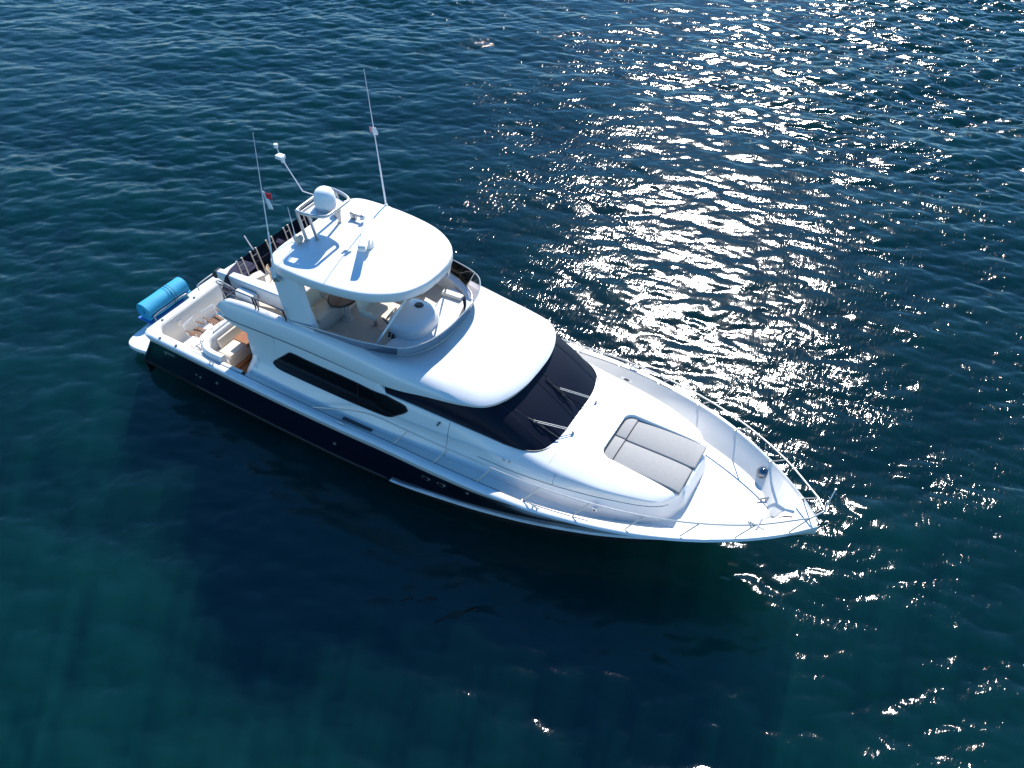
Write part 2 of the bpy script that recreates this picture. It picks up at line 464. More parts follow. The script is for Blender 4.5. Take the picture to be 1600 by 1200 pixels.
# navy topsides down to the keel, all round
def hull_rows(side=-1):
    out = []
    for i, x in enumerate(xs_side):
        d = gun_row(x)[0]
        q = max(0.0, (x - 11.5) / 8.5) ** 1.6
        # true fore-and-aft position at chine height and at the waterline: the stem rakes aft
        z1 = .28 + .26 * max(0, (x - 10) / 10) ** 1.5
        x1 = x - 1.55 * q; x0 = x - 2.28 * q
        y1 = max(y_1(x1), .012); y0 = max(y_0(x0), .008)
        row = [d]
        for t in (.25, .5, .75):
            w = 1 - (1 - t) ** (1.0 + .5 * min(1, max(0, (x - 11) / 4)))
            xr = x - 1.55 * q * t ** 1.25
            row.append((xr, d[1] + (-y1 - d[1]) * w, d[2] + (z1 - d[2]) * t))
        row += [(x1, -y1, z1), (x1, -y1 * .995, z1 - .05), (x0, -y0, 0.0), (x0 - .5 * q, -y0 * .8, -.45), (x0 - 1.6 * q, -.005, -.9)]
        sh = 1.15 * min(1, max(0, (3.4 - x) / 1.9)) ** 1.5
        row = [(px - sh * min(1.25, max(0, (d[2] - pz) / d[2])), py, pz) for px, py, pz in row]
        out.append(row)
    for rowf in [('c', a) for a in c_ang] + [('t', y) for y in t_ys]:
        if rowf[0] == 'c':
            a = rowf[1]; dr = (-math.sin(a), -math.cos(a))
            p = lambda off, z: (1.3 + dr[0]*(.3 + off), -2.58 + dr[1]*(.3 + off), z)
        else:
            p = lambda off, z, y=rowf[1]: (1.0 - off, y, z)
        yy_ = (2.58 + .3*math.cos(rowf[1])) if rowf[0] == 'c' else -rowf[1]
        d = p(-.08, z_s(1) - .30 - (gate(yy_) if side > 0 else 0))
        row = [d] + [p(-.08 - .10 * t, d[2] + (.26 - d[2]) * t) for t in (.25, .5, .75)] + [p(-.18, .26), p(-.18, .21), p(-.25, 0)]
        e = p(-.6, -.45); row += [e, (1.6, -.005, -.9)]
        zt0 = z_s(1) - .30
        row = [(px - 1.15 * min(1.25, max(0, (zt0 - pz) / zt0)), py, pz) for px, py, pz in row]
        out.append(row)
    return out


hr = hull_rows()
top = MB()
for sd in (-1, 1): top.loft([[(p[0], -sd * p[1], p[2]) for p in r[:5]] for r in hull_rows(sd)])
hull = top.build('hull', M['navy'], YT, angle=60)
bot = MB(); bot.loft([r[4:] for r in hr]); bot.mirror()
bot.build('bottom', M['anti'], YT, angle=60)
# bright chine stripe on the forward half, thin rubbing line aft
def along(xs, off=.02, up=.0):
    return [(x, -(y_1(x) + off), z_1(x) + up) for x in xs]
for s in (-1, 1):
    xa = np.arange(9.75, 18.2, .15)
    pa = along(xa)
    rings = []
    for k, (x, y, z) in enumerate(pa):
        hgt = .08 * min(1, .25 + k * .15)
        rings.append([(x, -s*y if s > 0 else y, z) for (y, z) in ((y, z + hgt), (y - .045, z + hgt*.75), (y - .05, z + .01), (y, z - .01), (y + .06, z + .03))])
    st = MB(); st.loft(rings, True, True, True); st.build('chine_stripe', M['boot'], YT, angle=60)
    ra = MB(); ra.tube([(x, s*(y_1(x) + .012), z_1(x) - .0) for x in np.arange(2.6, 9.76, .25)], .016, 6); ra.build('rubbing_strip', M['bronze'], YT)
    rb = MB(); rb.tube([(p[0], s*(-p[1] + .004), p[2] + .004) for p in [gun_row(x)[0] for x in np.arange(2.5, 18.6, .3)]], .011, 6); rb.build('sheer_strip', M['bronze'], YT)

for s in (-1, 1):
    gl = MB(); gl.tube([(x, s*(y_in(x) + .004), z_s(x) - .006) for x in np.arange(4.6, 15.5, .2)], .0095, 6); gl.build('cap_reveal', M['groove'], YT)
# bulwark inner faces and decks
ft = MB()
xf = [x for x in np.concatenate([np.arange(4.75, 18.6, .2), [18.65, 18.8, 18.9, 18.95]])]
rw = []
for x in xf:
    yf, zd, yi, zi = y_ft(x), z_dk(x), y_in(x), z_s(x) - .012
    rw.append([(x, -yi, zi), (x, -(yi - .02), zi - .015), (x, -(yi*.93 + yf*.07) + .012, zi - .05), (x, -(yi*.45 + yf*.55), zi*.5 + zd*.5), (x, -(yf + .02), zd + .04), (x, -(yf - .03), zd)])
rw.append([(19.4, -y_in(19.4), z_s(19.4)-.012), (19.4, -y_in(19.4)+.02, 2.12), (19.36, -.42, 2.10), (19.2, -.24, 1.95), (19.05, -.06, 1.74), (19.0, -.0, 1.70)])
rw.append([(19.9, -y_in(19.9), z_s(19.9)-.012), (19.85, -.02, 2.12), (19.5, -.02, 2.09), (19.25, -.02, 1.95), (19.06, -.0, 1.74), (19.0, -.0, 1.70)])
ft.loft(rw); ft.mirror(); ft.build('bulwark', M['bulwark'], YT, angle=50)
bp = MB()   # small flat breasthook over the stem
bp.loft([[(19.42, s*.60, z_s(19.4)-.02), (19.75, s*.27, z_s(19.8)-.02), (19.97, s*.04, z_s(20)-.02)] for s in (-1, -.5, 0, .5, 1)])
bp.build('breasthook', M['white'], YT)
dk = MB()
dr = []
for x in xf:
    yf = y_ft(x) - .03
    dr.append([(x, yf * t, z_dk(x) + .035 * (1 - t*t) * (1 if x > 13 else 0)) for t in np.linspace(-1, 1, 13)])
dr.append([(19.0, 0, 1.70)] * 13)
dk.loft(dr); dk.build('deck', M['nonskid'], YT)

# swim platform
def plat_outline():
    half = [(1.25, -2.45), (.6, -2.5), (.1, -2.58), (-.28, -2.60), (-.52, -2.52), (-.66, -2.25), (-.72, -1.6), (-.75, -.9), (-.76, 0)]
    h = crom(half, 40)
    return h + [(x, -y) for x, y in reversed(h[:-1])]
po = plat_outline()
pl = MB(); pl.prism(po, 'Z', .28, .42); pl.build('swim_platform', M['white'], YT, bevel=.03)
sr = MB()
for ya, yb in ((-1.42, -.02), (.42, 1.55)):
    sr.tube(crom([(-.38, ya, .42), (-.46, ya + .02, .62), (-.50, ya + .12, .70), (-.50, yb - .12, .70), (-.46, yb - .02, .62), (-.38, yb, .42)], 26), .020, 8)
sr.build('platform_rail', M['steel'], YT)
pr = MB(); pr.tube(crom([(.70, -2.35, .95), (.55, -2.38, 1.0), (.52, -2.40, 1.35), (.72, -2.42, 1.42)], 16), .018, 8); pr.build('boarding_rail', M['steel'], YT)

# cockpit well
cw = MB()
def cpoly(off, r=.24):
    pts = [(4.75, -2.55 + off), (3.2, -2.57 + off)]
    for a in np.linspace(0, math.pi/2, 7):
        pts.append((1.26 + off + r - r*math.sin(a), -2.57 + off + r - r*math.cos(a)))
    return pts
zf_ = .90
cr_top = [(x, y, 1.758) for x, y in cpoly(0)]
rings = [[(x, y, z) for x, y in cpoly(o)] for o, z in ((-.105, 1.752), (-.02, 1.750), (.0, 1.74), (.03, 1.70), (.06, 1.2), (.09, .95), (.14, .905))]
rings = [r[:-1] + [(r[-1][0], y, r[-1][2]) for y in np.linspace(r[-1][1], 0, 40)] for r in rings]
for sd in (-1, 1):
    cw.loft([[(x, -sd * y, max(.905, z - (gate(-y) if sd > 0 and x < 1.9 and z > 1.3 else 0))) for x, y, z in r] for r in rings])
cw.build('cockpit_liner', M['liner'], YT, angle=50)
cf = MB(); cf.raw([(1.3, -2.5, .905), (4.8, -2.5, .905), (4.8, 2.5, .905), (1.3, 2.5, .905)], [(0, 1, 2, 3)]); cf.build('cockpit_sole', M['nonskid'], YT)
cs = MB(); cs.box((4.25, 0, .99), (1.1, 4.7, .12)); cs.build('teak_sole', M['teak'], YT)
# settee, its curved back and the step edge
se = MB(); se.box((3.48, -.1, 1.17), (.62, 4.3, .52)); se.build('settee_base', M['liner'], YT, bevel=.03)
sb = MB()
bpth = crom([(3.95, -2.50), (3.5, -2.50), (3.2, -2.42), (3.05, -2.22), (3.02, -1.8), (3.02, -.5), (3.02, 1.2), (3.02, 2.2)], 50)
rg = []
for i, (x, y) in enumerate(bpth):
    a = Vector((bpth[min(i+1, 49)][0] - bpth[max(i-1, 0)][0], bpth[min(i+1, 49)][1] - bpth[max(i-1, 0)][1], 0)).normalized()
    nn = Vector((a.y, -a.x, 0)) * -1
    rg.append([Vector((x, y, 0)) + nn * d + Vector((0, 0, z)) for d, z in ((-.10, .9), (-.10, 1.84), (-.06, 1.89), (.06, 1.89), (.10, 1.84), (.16, 1.43))])
sb.loft(rg, True, True, True); sb.build('settee_back', M['white'], YT, angle=50)
sc = MB(); sc.box((3.52, -.1, 1.46), (.52, 4.1, .10)); sc.build('seat_cushion', M['cream'], YT, bevel=.035, seg=3)
sk = MB(); sk.box((3.235, 0, 1.64), (.09, 4.0, .30), ry=-.22); sk.build('back_cushion', M['cream'], YT, bevel=.03, seg=3)
th = MB()
for z in (1.895,): th.tube([(3.0, -1.9, 1.93), (3.0, 1.9, 1.93)], .018, 8); th.tube([(3.0, -1.9, 1.86), (3.0, -1.9, 1.93)], .014); th.tube([(3.0, 1.9, 1.86), (3.0, 1.9, 1.93)], .014)
th.build('settee_rail', M['steel'], YT)
ed = MB(); ed.box((3.86, -.1, 1.075), (.12, 4.4, .06)); ed.build('step_edge', M['teaktop'], YT, bevel=.008)
tb = MB(); tb.box((3.80, -.75, 1.75), (.52, 1.9, .05)); tbo = tb.build('cockpit_table', M['teaktop'], YT, bevel=.015)
for y in (-.3, -1.1):
    tl = MB(); tl.tube([(3.9, y, 1.05), (3.9, y, 1.72)], .05, 12); tl.build('table_leg', M['steel'], tbo)
tg = MB(); tg.box((4.055, -.75, 1.70), (.02, 1.9, .13)); tg.build('table_leaf', M['brown'], tbo)

# ------------------------------------------------------------------ salon and trunk cabin
yb_ = cub([4.9, 7, 9, 11, 12, 13, 14, 15, 15.8, 16.5, 16.9, 17.1], [2.44, 2.46, 2.44, 2.36, 2.30, 2.26, 2.19, 2.06, 1.88, 1.58, 1.20, .70])
yc_ = cub([4.9, 7, 9, 11, 12, 13, 14, 15, 15.8, 16.4, 16.75, 16.98], [2.22, 2.23, 2.22, 2.17, 2.14, 2.13, 2.03, 1.84, 1.62, 1.40, 1.14, .72])
yt_ = cub([4.9, 7, 9.4, 11.25, 12.3, 13.2, 14, 15.1, 16.2, 16.6, 16.86, 16.98], [2.16, 2.16, 2.05, 1.94, 1.88, 1.82, 1.79, 1.72, 1.46, 1.30, .98, .55])
zc_ = cub([4.9, 9, 11, 13, 14, 15.3, 16.4, 17.1], [2.05, 2.08, 2.12, 2.16, 2.15, 2.13, 2.10, 2.02])
zt_ = cub([4.9, 9.0, 9.5, 11.25, 12.3, 13.2, 13.9, 15, 16.9, 17.1], [3.30, 3.24, 2.82, 2.72, 2.66, 2.54, 2.42, 2.33, 2.19, 2.13])


def pad_y(x):
    """half breadth of the sun pad recess"""
    y = .80 + .07 * (x - 15) / 2
    d = 15.10 - x
    if d > 0: y -= .24 - math.sqrt(max(0, .24**2 - min(d, .24)**2))
    return max(y, .3)


def recess(x):
    if x < 14.861: return 0.0
    return .23 + (.095 - .23) * min(1, (x - 14.86) / 2.05) if x < 16.96 else 0.0


def salon_row(x):
    yb, yc, yt, zb, zc, zt = yb_(x), yc_(x), yt_(x), z_dk(x) - .01, zc_(x), zt_(x)
    r = [(x, -yb - .03, zb - .05), (x, -yb, zb + .03), (x, -(yb*.62 + yc*.38), zb*.6 + zc*.4), (x, -(yc*1.0 + .02), zc - .05), (x, -yc + .01, zc + .02)]
    for t in (.25, .5, .75, .93):
        bul = .03 * math.sin(math.pi * t)
        r.append((x, -(yc + (yt - yc) * t + bul), zc + (zt - zc) * t))
    e = .05 if x > 9.4 else .0
    r += [(x, -(yt - .015), zt - .005), (x, -(yt - .06), zt + .015)]
    ye = yt - .06
    zf = lambda y: zt + .015 + .07 * (1 - (y / ye) ** 2) * (1 if x > 13 else .3)
    py = min(pad_y(x), ye - .06); dp = recess(x)
    for y in (ye*.6 + py*.4, ye*.25 + py*.75, py + .035): r.append((x, -y, zf(y)))
    r += [(x, -(py + .012), zf(py) - .006 * (dp > 0)), (x, -py, zf(py) - .02 * (dp > 0)), (x, -(py - .012), zf(py) - dp * .9), (x, -(py - .03), zf(py) - dp)]
    for t in (.6, .3, 0): r.append((x, -py * t, zf(py * t) - dp))
    return r


sx_ = list(np.arange(4.9, 9.0, .25)) + list(np.arange(9.0, 14.8, .12)) + [14.83, 14.855, 14.865, 14.875, 14.89, 14.91, 14.94, 14.98, 15.03, 15.1] + list(np.arange(15.2, 16.9, .12)) + [16.93, 16.955, 16.965, 17.0, 17.03]
sl = MB(); srs = [salon_row(x) for x in sx_]
lastr = srs[-1]; srs.append([(17.10, p[1]*.9, 1.66 + (p[2] - 1.66) * .35) for p in lastr]); srs.append([(17.14, p[1]*.8, 1.62) for p in lastr])
sl.loft(srs); sl.mirror()
sal = sl.build('cabin', M['white'], YT, angle=50)
# aft bulkhead with dark sliding doors and rounded pillar
ab = MB(); ab.box((4.98, 0, 2.15), (.08, 4.3, 2.3)); ab.build('aft_bulkhead', M['white'], YT)
ad = MB(); ad.box((4.925, -.70, 2.05), (.03, 3.0, 1.75)); ad.build('sliding_door', M['glass'], YT, bevel=.01)
for s in (-1, 1):
    pb = MB()
    rg = []
    for z, y0p, xo in ((1.02, 2.44, -.30), (1.6, 2.42, -.24), (2.0, 2.25, -.08), (2.4, 2.18, .0), (2.8, 2.16, -.06), (3.05, 2.16, -.20)):
        rg.append([(4.95 + xo - .0, s*(y0p), z), (5.1, s*(y0p + .012), z), (5.1, s*(y0p - .25), z), (4.95 + xo, s*(y0p - .25), z), (4.95 + xo - .08, s*(y0p - .12), z)])
    pb.loft(rg, True, True, True); pb.build('pillar', M['white'], YT, angle=60)
    wn_ = MB(); wn_.tube(crom([(4.62, s*2.0, 1.05), (4.66, s*1.98, 1.9), (4.72, s*1.95, 2.5), (4.70, s*1.95, 2.98)], 14), .022, 8); wn_.build('pillar_handrail', M['white'], YT)


def wall_y(x, z):
    """outer half breadth of the cabin side at height z"""
    r = salon_row(x)[1:10]
    for a, b in zip(r[:-1], r[1:]):
        if a[2] <= z <= b[2]:
            t = (z - a[2]) / max(1e-6, b[2] - a[2]); return -(a[1] + (b[1] - a[1]) * t)
    return -r[-1][1]


# big side windows
tops = cub([5.68, 5.72, 5.9, 6.2, 6.44, 6.52, 7.0, 8.0, 9.0, 9.7, 9.98, 10.06, 10.10], [2.25, 2.31, 2.48, 2.745, 2.935, 2.945, 2.925, 2.90, 2.82, 2.71, 2.665, 2.63, 2.56])
bots = cub([5.68, 5.72, 5.84, 6.0, 7.0, 8.0, 9.0, 9.45, 9.58, 9.8, 10.0, 10.06, 10.10], [2.22, 2.14, 2.085, 2.07, 2.07, 2.075, 2.095, 2.12, 2.16, 2.31, 2.45, 2.50, 2.545])
for s in (-1, 1):
    w = MB(); rg = []; rg2 = []
    for x in np.linspace(5.68, 10.10, 90):
        zs_ = np.linspace(bots(x), tops(x), 7)
        rg.append([(x, s*(wall_y(x, z) + .012), z) for z in zs_])
    w.loft(rg); wo = w.build('side_window', M['glass'], YT)
    mu = MB(); mu.tube([(8.62, s*(wall_y(8.62, z) + .016), z) for z in np.linspace(bots(8.62) + .02, tops(8.62) - .02, 6)], .008, 6); mu.build('mullion', M['black'], wo)
    tr = MB(); loop = [(x, s*(wall_y(x, tops(x)) + .008), tops(x)) for x in np.linspace(5.68, 10.10, 60)] + [(x, s*(wall_y(x, bots(x)) + .008), bots(x)) for x in np.linspace(10.09, 5.69, 60)]
    tr.tube(loop, .014, 6, closed=True); tr.build('frame', M['black'], wo)

# ------------------------------------------------------------------ brow roof, flybridge coaming
NR = 110
R0 = [(12.66,0,3.37),(12.63,.6,3.37),(12.48,1.2,3.37),(12.17,1.66,3.37),(11.6,1.89,3.35),(10.6,2.01,3.25),(9.6,2.08,3.10),(8.5,2.16,3.22),(7,2.20,3.28),(5.5,2.24,3.28),(4.5,2.26,3.26),(4.0,2.16,3.26),(3.9,1.9,3.26),(3.88,0,3.26)]
R1 = [(12.70,0,3.47),(12.67,.6,3.47),(12.51,1.2,3.47),(12.18,1.69,3.46),(11.6,1.92,3.45),(10.6,2.04,3.40),(9.6,2.12,3.36),(8.5,2.19,3.40),(7,2.22,3.45),(5.5,2.25,3.45),(4.5,2.25,3.42),(3.95,2.16,3.42),(3.86,1.9,3.40),(3.85,0,3.32)]
R2 = [(12.62,0,3.565),(12.58,.6,3.565),(12.41,1.16,3.565),(12.08,1.60,3.56),(11.52,1.82,3.565),(10.5,1.95,3.585),(9.6,2.05,3.62),(8.5,2.12,3.70),(7,2.15,3.78),(5.5,2.17,3.78),(4.6,2.16,3.74),(4.12,2.10,3.66),(3.95,1.9,3.50),(3.9,0,3.34)]
R25 = [(12.3,0,3.595),(12.27,.55,3.595),(12.1,1.05,3.59),(11.7,1.40,3.60),(11.1,1.58,3.63),(10.3,1.78,3.68),(9.55,1.93,3.73),(8.5,2.04,3.81),(7,2.09,3.87),(5.5,2.10,3.86),(4.7,2.09,3.82),(4.2,2.04,3.72),(4.0,1.86,3.52),(3.93,0,3.35)]
R3 = [(10.24,0,3.76),(10.22,.45,3.76),(10.10,.95,3.77),(9.82,1.40,3.79),(9.50,1.60,3.81),(9.1,1.76,3.84),(8.6,1.87,3.87),(7.9,1.94,3.90),(6.8,1.99,3.90),(5.5,2.0,3.88),(4.8,2.0,3.84),(4.3,1.97,3.74),(4.06,1.84,3.54),(3.95,0,3.36)]
R4 = [(10.10,0,3.72),(10.08,.42,3.72),(9.97,.9,3.72),(9.70,1.30,3.73),(9.40,1.50,3.75),(9.0,1.65,3.78),(8.5,1.76,3.80),(7.8,1.83,3.82),(6.8,1.88,3.82),(5.5,1.90,3.8),(4.8,1.90,3.76),(4.4,1.88,3.66),(4.16,1.78,3.50),(4.0,0,3.365)]
R5 = [(x - (.03 if i < 5 else 0), y * .985, 3.355) for i, (x, y, z) in enumerate(R4)]
rings = [[(x, -y, z) for x, y, z in crom(r, NR)] for r in (R0, R1, R2, R25, R3, R4, R5)]
fb = MB(); fb.loft(rings); fb.mirror(); roof = fb.build('flybridge_moulding', M['white'], YT, angle=50)
# underside of the brow and of the aft overhang
us = MB(); us.loft([rings[0], [(p[0] - .25 * (p[0] > 9), p[1] * .80, p[2] + .0) for p in rings[0]]]); us.mirror(); us.build('brow_underside', M['white'], YT)
sl2 = MB(); sl2.prism([(3.94, -2.0), (4.05, -2.13), (4.5, -2.2), (6.2, -2.17), (6.2, 2.17), (4.5, 2.2), (4.05, 2.13), (3.94, 2.0)], 'Z', 3.06, 3.262); sl2.build('overhang_panel', M['white'], YT, bevel=.03)
for s in (-1, 1):   # lower wing panel under the overhang and the dark reveal line
    wg = MB()
    wt = [(3.92, 3.24), (5.9, 3.275), (5.9, 3.0), (5.3, 2.93), (4.9, 2.96), (4.4, 3.07), (4.05, 3.17)]
    wg.loft([[(x, s*2.14, z) for x, z in wt], [(x, s*2.225, z) for x, z in wt]], True, True, True); wg.build('wing_panel', M['white'], YT, bevel=.015)
    gr = MB(); gp = [(p[0], s*(-p[1] + .006), p[2]) for p in rings[0] if 4.15 < p[0] < 9.3]
    gr.tube(gp, [.013 * (1 if p[0] < 7.5 else max(.25, (9.4 - p[0]) / 1.9)) for p in gp], 6); gr.build('reveal_line', M['groove'], YT)

# flybridge sole
fo = [(p[0], p[1]) for p in rings[6]]
fs = MB(); fs.raw([(x, y, 3.36) for x, y in fo] + [(x, -y, 3.36) for x, y in reversed(fo[1:-1])], [tuple(range(2 * len(fo) - 2))]); fs.build('flybridge_sole', M['sole'], YT)
fd = MB(); fd.prism([(9.15, -.2), (9.15, 1.5), (9.5, 1.42), (9.85, .98), (10.05, .3), (10.08, -.2), (9.98, -.85), (9.75, -1.22), (9.3, -1.5), (9.0, -1.6), (9.0, -1.15)], 'Z', 3.36, 3.70); fd.build('dash_shelf', M['white'], YT, bevel=.02)

# windshield shell (covered), wrapping back into side windows
b0 = [(13.93,0,2.43),(13.90,.7,2.44),(13.78,1.2,2.46),(13.56,1.56,2.50),(13.25,1.76,2.55),(12.85,1.845,2.60),(12.3,1.90,2.675),(11.25,1.955,2.74),(10.3,2.01,2.80),(9.75,2.05,2.835),(9.44,2.08,2.865)]
t0 = [(12.56,0,3.37),(12.53,.6,3.37),(12.38,1.15,3.37),(12.08,1.60,3.37),(11.6,1.80,3.36),(11.2,1.89,3.32),(10.8,1.95,3.275),(10.3,2.0,3.21),(9.95,2.035,3.14),(9.68,2.06,3.10),(9.44,2.082,3.05)]
cb = [[(x, -y, z) for x, y, z in crom(c_, 80)] for c_ in (b0, t0)]
ws = MB(); rg = []
for t in np.linspace(0, 1, 12):
    row = []
    for a, b in zip(*cb):
        p = Vector(a).lerp(Vector(b), t)
        bul = .05 * math.sin(math.pi * t) * min(1, (a[0] - 9.5) / 2)
        p += Vector((bul * .6 if abs(p.y) < 1.6 else 0, bul * (-1 if abs(p.y) > 1.3 else 0), bul * .6)); row.append(p)
    rg.append(row)
ws.loft(rg); ws.mirror(); wsh = ws.build('windshield', M['cover'], YT, angle=70)
def ws_pt(y, t, off=.02):
    """point on the windshield: breadth y at base, t up the slope"""
    yb = abs(y); best = min(range(80), key=lambda i: abs(-cb[0][i][1] - yb) + (0 if cb[0][i][0] > 13.2 else 9))
    p = Vector(cb[0][best]).lerp(Vector(cb[1][best]), t)
    return Vector((p.x + off * .5 + .03 * math.sin(math.pi*t), math.copysign(abs(p.y), y), p.z + off * .85 + .03 * math.sin(math.pi*t)))
for y in (-1.36, -.22, .22, 1.30):
    sm = MB(); sm.tube([ws_pt(y, t, .006) for t in np.linspace(.03, .97, 12)], .007, 6); sm.build('cover_seam', M['seam'], wsh)
hem = MB(); hp = [(x + .008, y, z + .012) for x, y, z in cb[0][:62]]; hem.tube([(x, -y, z) for x, y, z in reversed(hp[1:])] + hp, .014, 6); hem.build('cover_hem', M['black'], wsh)
# dark seal under the side glass
for s in (-1, 1):
    lip = MB(); lp = [(x, s*(-y + .012), z - .035) for x, y, z in cb[0][38:]]; lip.tube(lp, .018, 6); lip.build('window_lip', M['white'], YT)

# wipers
def wiper(arm0, arm1, bl0, bl1):
    a0, a1 = Vector(arm0), Vector(arm1)
    m = MB(); side = (a1 - a0).cross(Vector((0, 0, 1))).normalized() * .028
    for k in (-1, 1): m.tube([a0 + side*k, a1 + side*k*.9], .0095, 6)
    m.tube([a0 + Vector((0, 0, .01)), a0 + Vector((.005, 0, -.13))], .032, 10); m.box(a0 + Vector((0, 0, .005)), (.06, .09, .03))
    w = m.build('wiper', M['arm'], YT)
    bl = MB(); b0_, b1_ = Vector(bl0), Vector(bl1); mid = (b0_ + b1_) * .5
    bl.tube([b0_, mid, b1_], .017, 6); up = Vector((.02, 0, .045))
    bl.tube([b0_.lerp(b1_, .28), b0_.lerp(b1_, .42) + up, b0_.lerp(b1_, .62) + up, b0_.lerp(b1_, .76)], .011, 6)
    bl.build('wiper_blade', M['black'], w)
wiper((14.02, .66, 2.56), (13.24, .12, 3.03), (12.86, .08, 3.24), (13.69, .06, 2.70))
wiper((14.00, -.58, 2.56), (13.17, -1.10, 2.93), (12.70, -1.20, 3.17), (13.82, -.98, 2.55))

# ------------------------------------------------------------------ foredeck levels
def trunk_z(x, y):
    pts = salon_row(min(x, 17.02))[9:]
    for a, b in zip(pts[:-1], pts[1:]):
        if a[1] <= -abs(y) <= b[1]:
            t = (-abs(y) - a[1]) / (b[1] - a[1] + 1e-9); return a[2] + (b[2] - a[2]) * t
    return pts[0][2]


# panel lines on cabin side, foredeck hatch lines, vents
pl_ = MB()
pl_.tube([(11.3, -(wall_y(11.3, z) + .0), z) for z in np.linspace(1.75, 2.66, 10)], .007, 5)
pl_.tube([(x, -(wall_y(x, zc_(x) - .05) + .001), zc_(x) - .05) for x in np.arange(12.2, 16.85, .1)], .008, 5)
pl_.tube([(14.2, -(wall_y(14.2, z) + .0), z) for z in np.linspace(2.1, 2.34, 5)], .006, 5)
pl_.build('panel_line', M['groove'], YT)
dl = MB()
dl.tube([(13.95, y, trunk_z(13.95, y) + .001) for y in np.linspace(-1.74, -1.0, 8)], .004, 5)
dl.tube([(x, -1.02, trunk_z(x, -1.02) + .001) for x in np.linspace(14.0, 14.8, 8)], .004, 5)
dl.build('deck_seam', M['creamdk'], YT)
vt = MB(); vt.box((11.0, -(wall_y(11.0, 2.52) + .01), 2.52), (.05, .04, .20), ry=.5); vt.build('side_vent', M['dsteel'], YT, bevel=.01)
sp = MB(); sp.box((15.35, -2.02, 1.93), (.12, .05, .13)); spo = sp.build('socket_plate', M['white'], YT, bevel=.01)
sk2 = MB(); sk2.lathe([(.025, 0), (.025, .02)], (15.35, -2.06, 1.92), 12, 'Y'); sk2.build('socket', M['black'], spo)
lg = MB(); lg.box((8.68, -2.50, 1.655), (.95, .10, .03), rz=.02); lg.build('deck_grating', M['dsteel'], YT)
for x, y, z in ((13.3, 2.22, 2.0), (13.55, 2.2, 2.0), (13.95, -2.12, 1.95)):
    pass
for x in (12.9, 13.05):
    dv = MB(); yy = wall_y(x, 2.28) + .004; dv.box((x, -yy, 2.28), (.07, .02, .09)); dv.build('deck_plate', M['liner'], YT, bevel=.008)

# ------------------------------------------------------------------ flybridge windscreen
tops_s = [(10.40,0,4.25),(10.38,.55,4.25),(10.27,1.10,4.25),(10.02,1.54,4.25),(9.70,1.76,4.24),(9.2,1.90,4.23),(8.7,1.99,4.20),(8.0,2.04,4.14),(7.2,2.05,4.04),(6.6,2.045,3.95),(6.25,2.03,3.91)]
bot_s = [(10.24,0,3.76),(10.22,.45,3.76),(10.10,.95,3.77),(9.84,1.40,3.79),(9.52,1.60,3.81),(9.1,1.77,3.84),(8.6,1.885,3.87),(7.95,1.95,3.90),(7.2,1.985,3.90),(6.6,1.99,3.90),(6.25,1.99,3.90)]
tt = [[(x, -y, z) for x, y, z in crom(c_, 70)] for c_ in (bot_s, tops_s)]
sc_ = MB(); sc_.loft([[Vector(a).lerp(Vector(b), t) for a, b in zip(*tt)] for t in (.02, .5, 1)]); sc_.mirror(); scr = sc_.build('windscreen', M['tint'], YT, recalc=False)
rl = MB(); rl.tube([(x, -y, z) for x, y, z in reversed(tt[1][1:])] + tt[1], .017, 8); rl.build('top_rail', M['steel'], scr)
bs = MB(); bs.tube([(x, -y, z + .01) for x, y, z in reversed(tt[0][1:])] + [(x, y, z + .01) for x, y, z in tt[0]], .012, 6); bs.build('base_channel', M['steel'], scr)
for i in (10, 27, 40, 53):
    for s in (-1, 1):
        po_ = MB(); a, b = tt[0][i], tt[1][i]; po_.tube([(a[0], s*a[1], a[2]), (b[0], s*b[1], b[2])], .013, 6); po_.build('screen_post', M['steel'], scr)
for s in (-1, 1):      # overlay on the screen, its dark grazing reflection put into the tint
    dkq = MB(); dkq.loft([[(p[0], s*(-p[1] + .012), p[2] + .01) for p in [Vector(tt[0][i]).lerp(Vector(tt[1][i]), t) for i in range(27, 70)]] for t in (.0, .5, .93)]); dkq.build('grazing_overlay', M['tintdk'], scr, recalc=False)

# flybridge furniture
fcm = MB()
cons = []
for t, z in ((0, 3.36), (.06, 3.70), (.16, 3.86), (.32, 3.96), (.52, 4.03), (.75, 4.08), (1, 4.10)):
    k = math.sqrt(max(0, 1 - t ** 2.0)) if t < 1 else .02
    ring = []
    for q in np.linspace(0, 2*math.pi, 40, endpoint=False):
        cx, sy = math.cos(q), math.sin(q)
        ax = (.72 if cx > 0 else .34)
        px = 8.98 + ax * math.copysign(abs(cx) ** .62, cx) * (k * .85 + .15 if t < 1 else .02)
        py = -.28 + .66 * math.copysign(abs(sy) ** .62, sy) * (k * .85 + .15 if t < 1 else .02)
        ring.append((px, py, z))
    cons.append(ring)
fcm.loft(cons, True, True, True); con = fcm.build('helm_console', M['white'], YT, angle=50)
hp_ = MB(); hp_.lathe([(.0, .035), (.10, .03), (.125, 0), (.11, -.03)], (9.12, .02, 4.09), 20, M=Matrix.Rotation(-.15, 3, 'X')); hp_.build('compass', M['black'], con)
cr2 = MB(); cr2.lathe([(.19, -.05), (.17, .0), (.13, .012)], (9.12, .02, 4.07), 24); cr2.build('compass_cowl', M['white'], con)
for i, (dx, dz) in enumerate(((0, 0), (.02, .10), (.10, -.01), (.17, .0), (.13, .08), (.24, -.03))):
    ins = MB(); ins.box((8.86 + dx, -1.0, 3.78 + dz - .1), (.045, .06, .045)); ins.build('instrument', M['black'], con)
for y in (-.02, -.88):
    thr = MB(); thr.tube([(8.78, y, 3.96), (8.66, y - .03, 4.12)], .022, 8); thr.build('throttle_lever', M['black'], con)
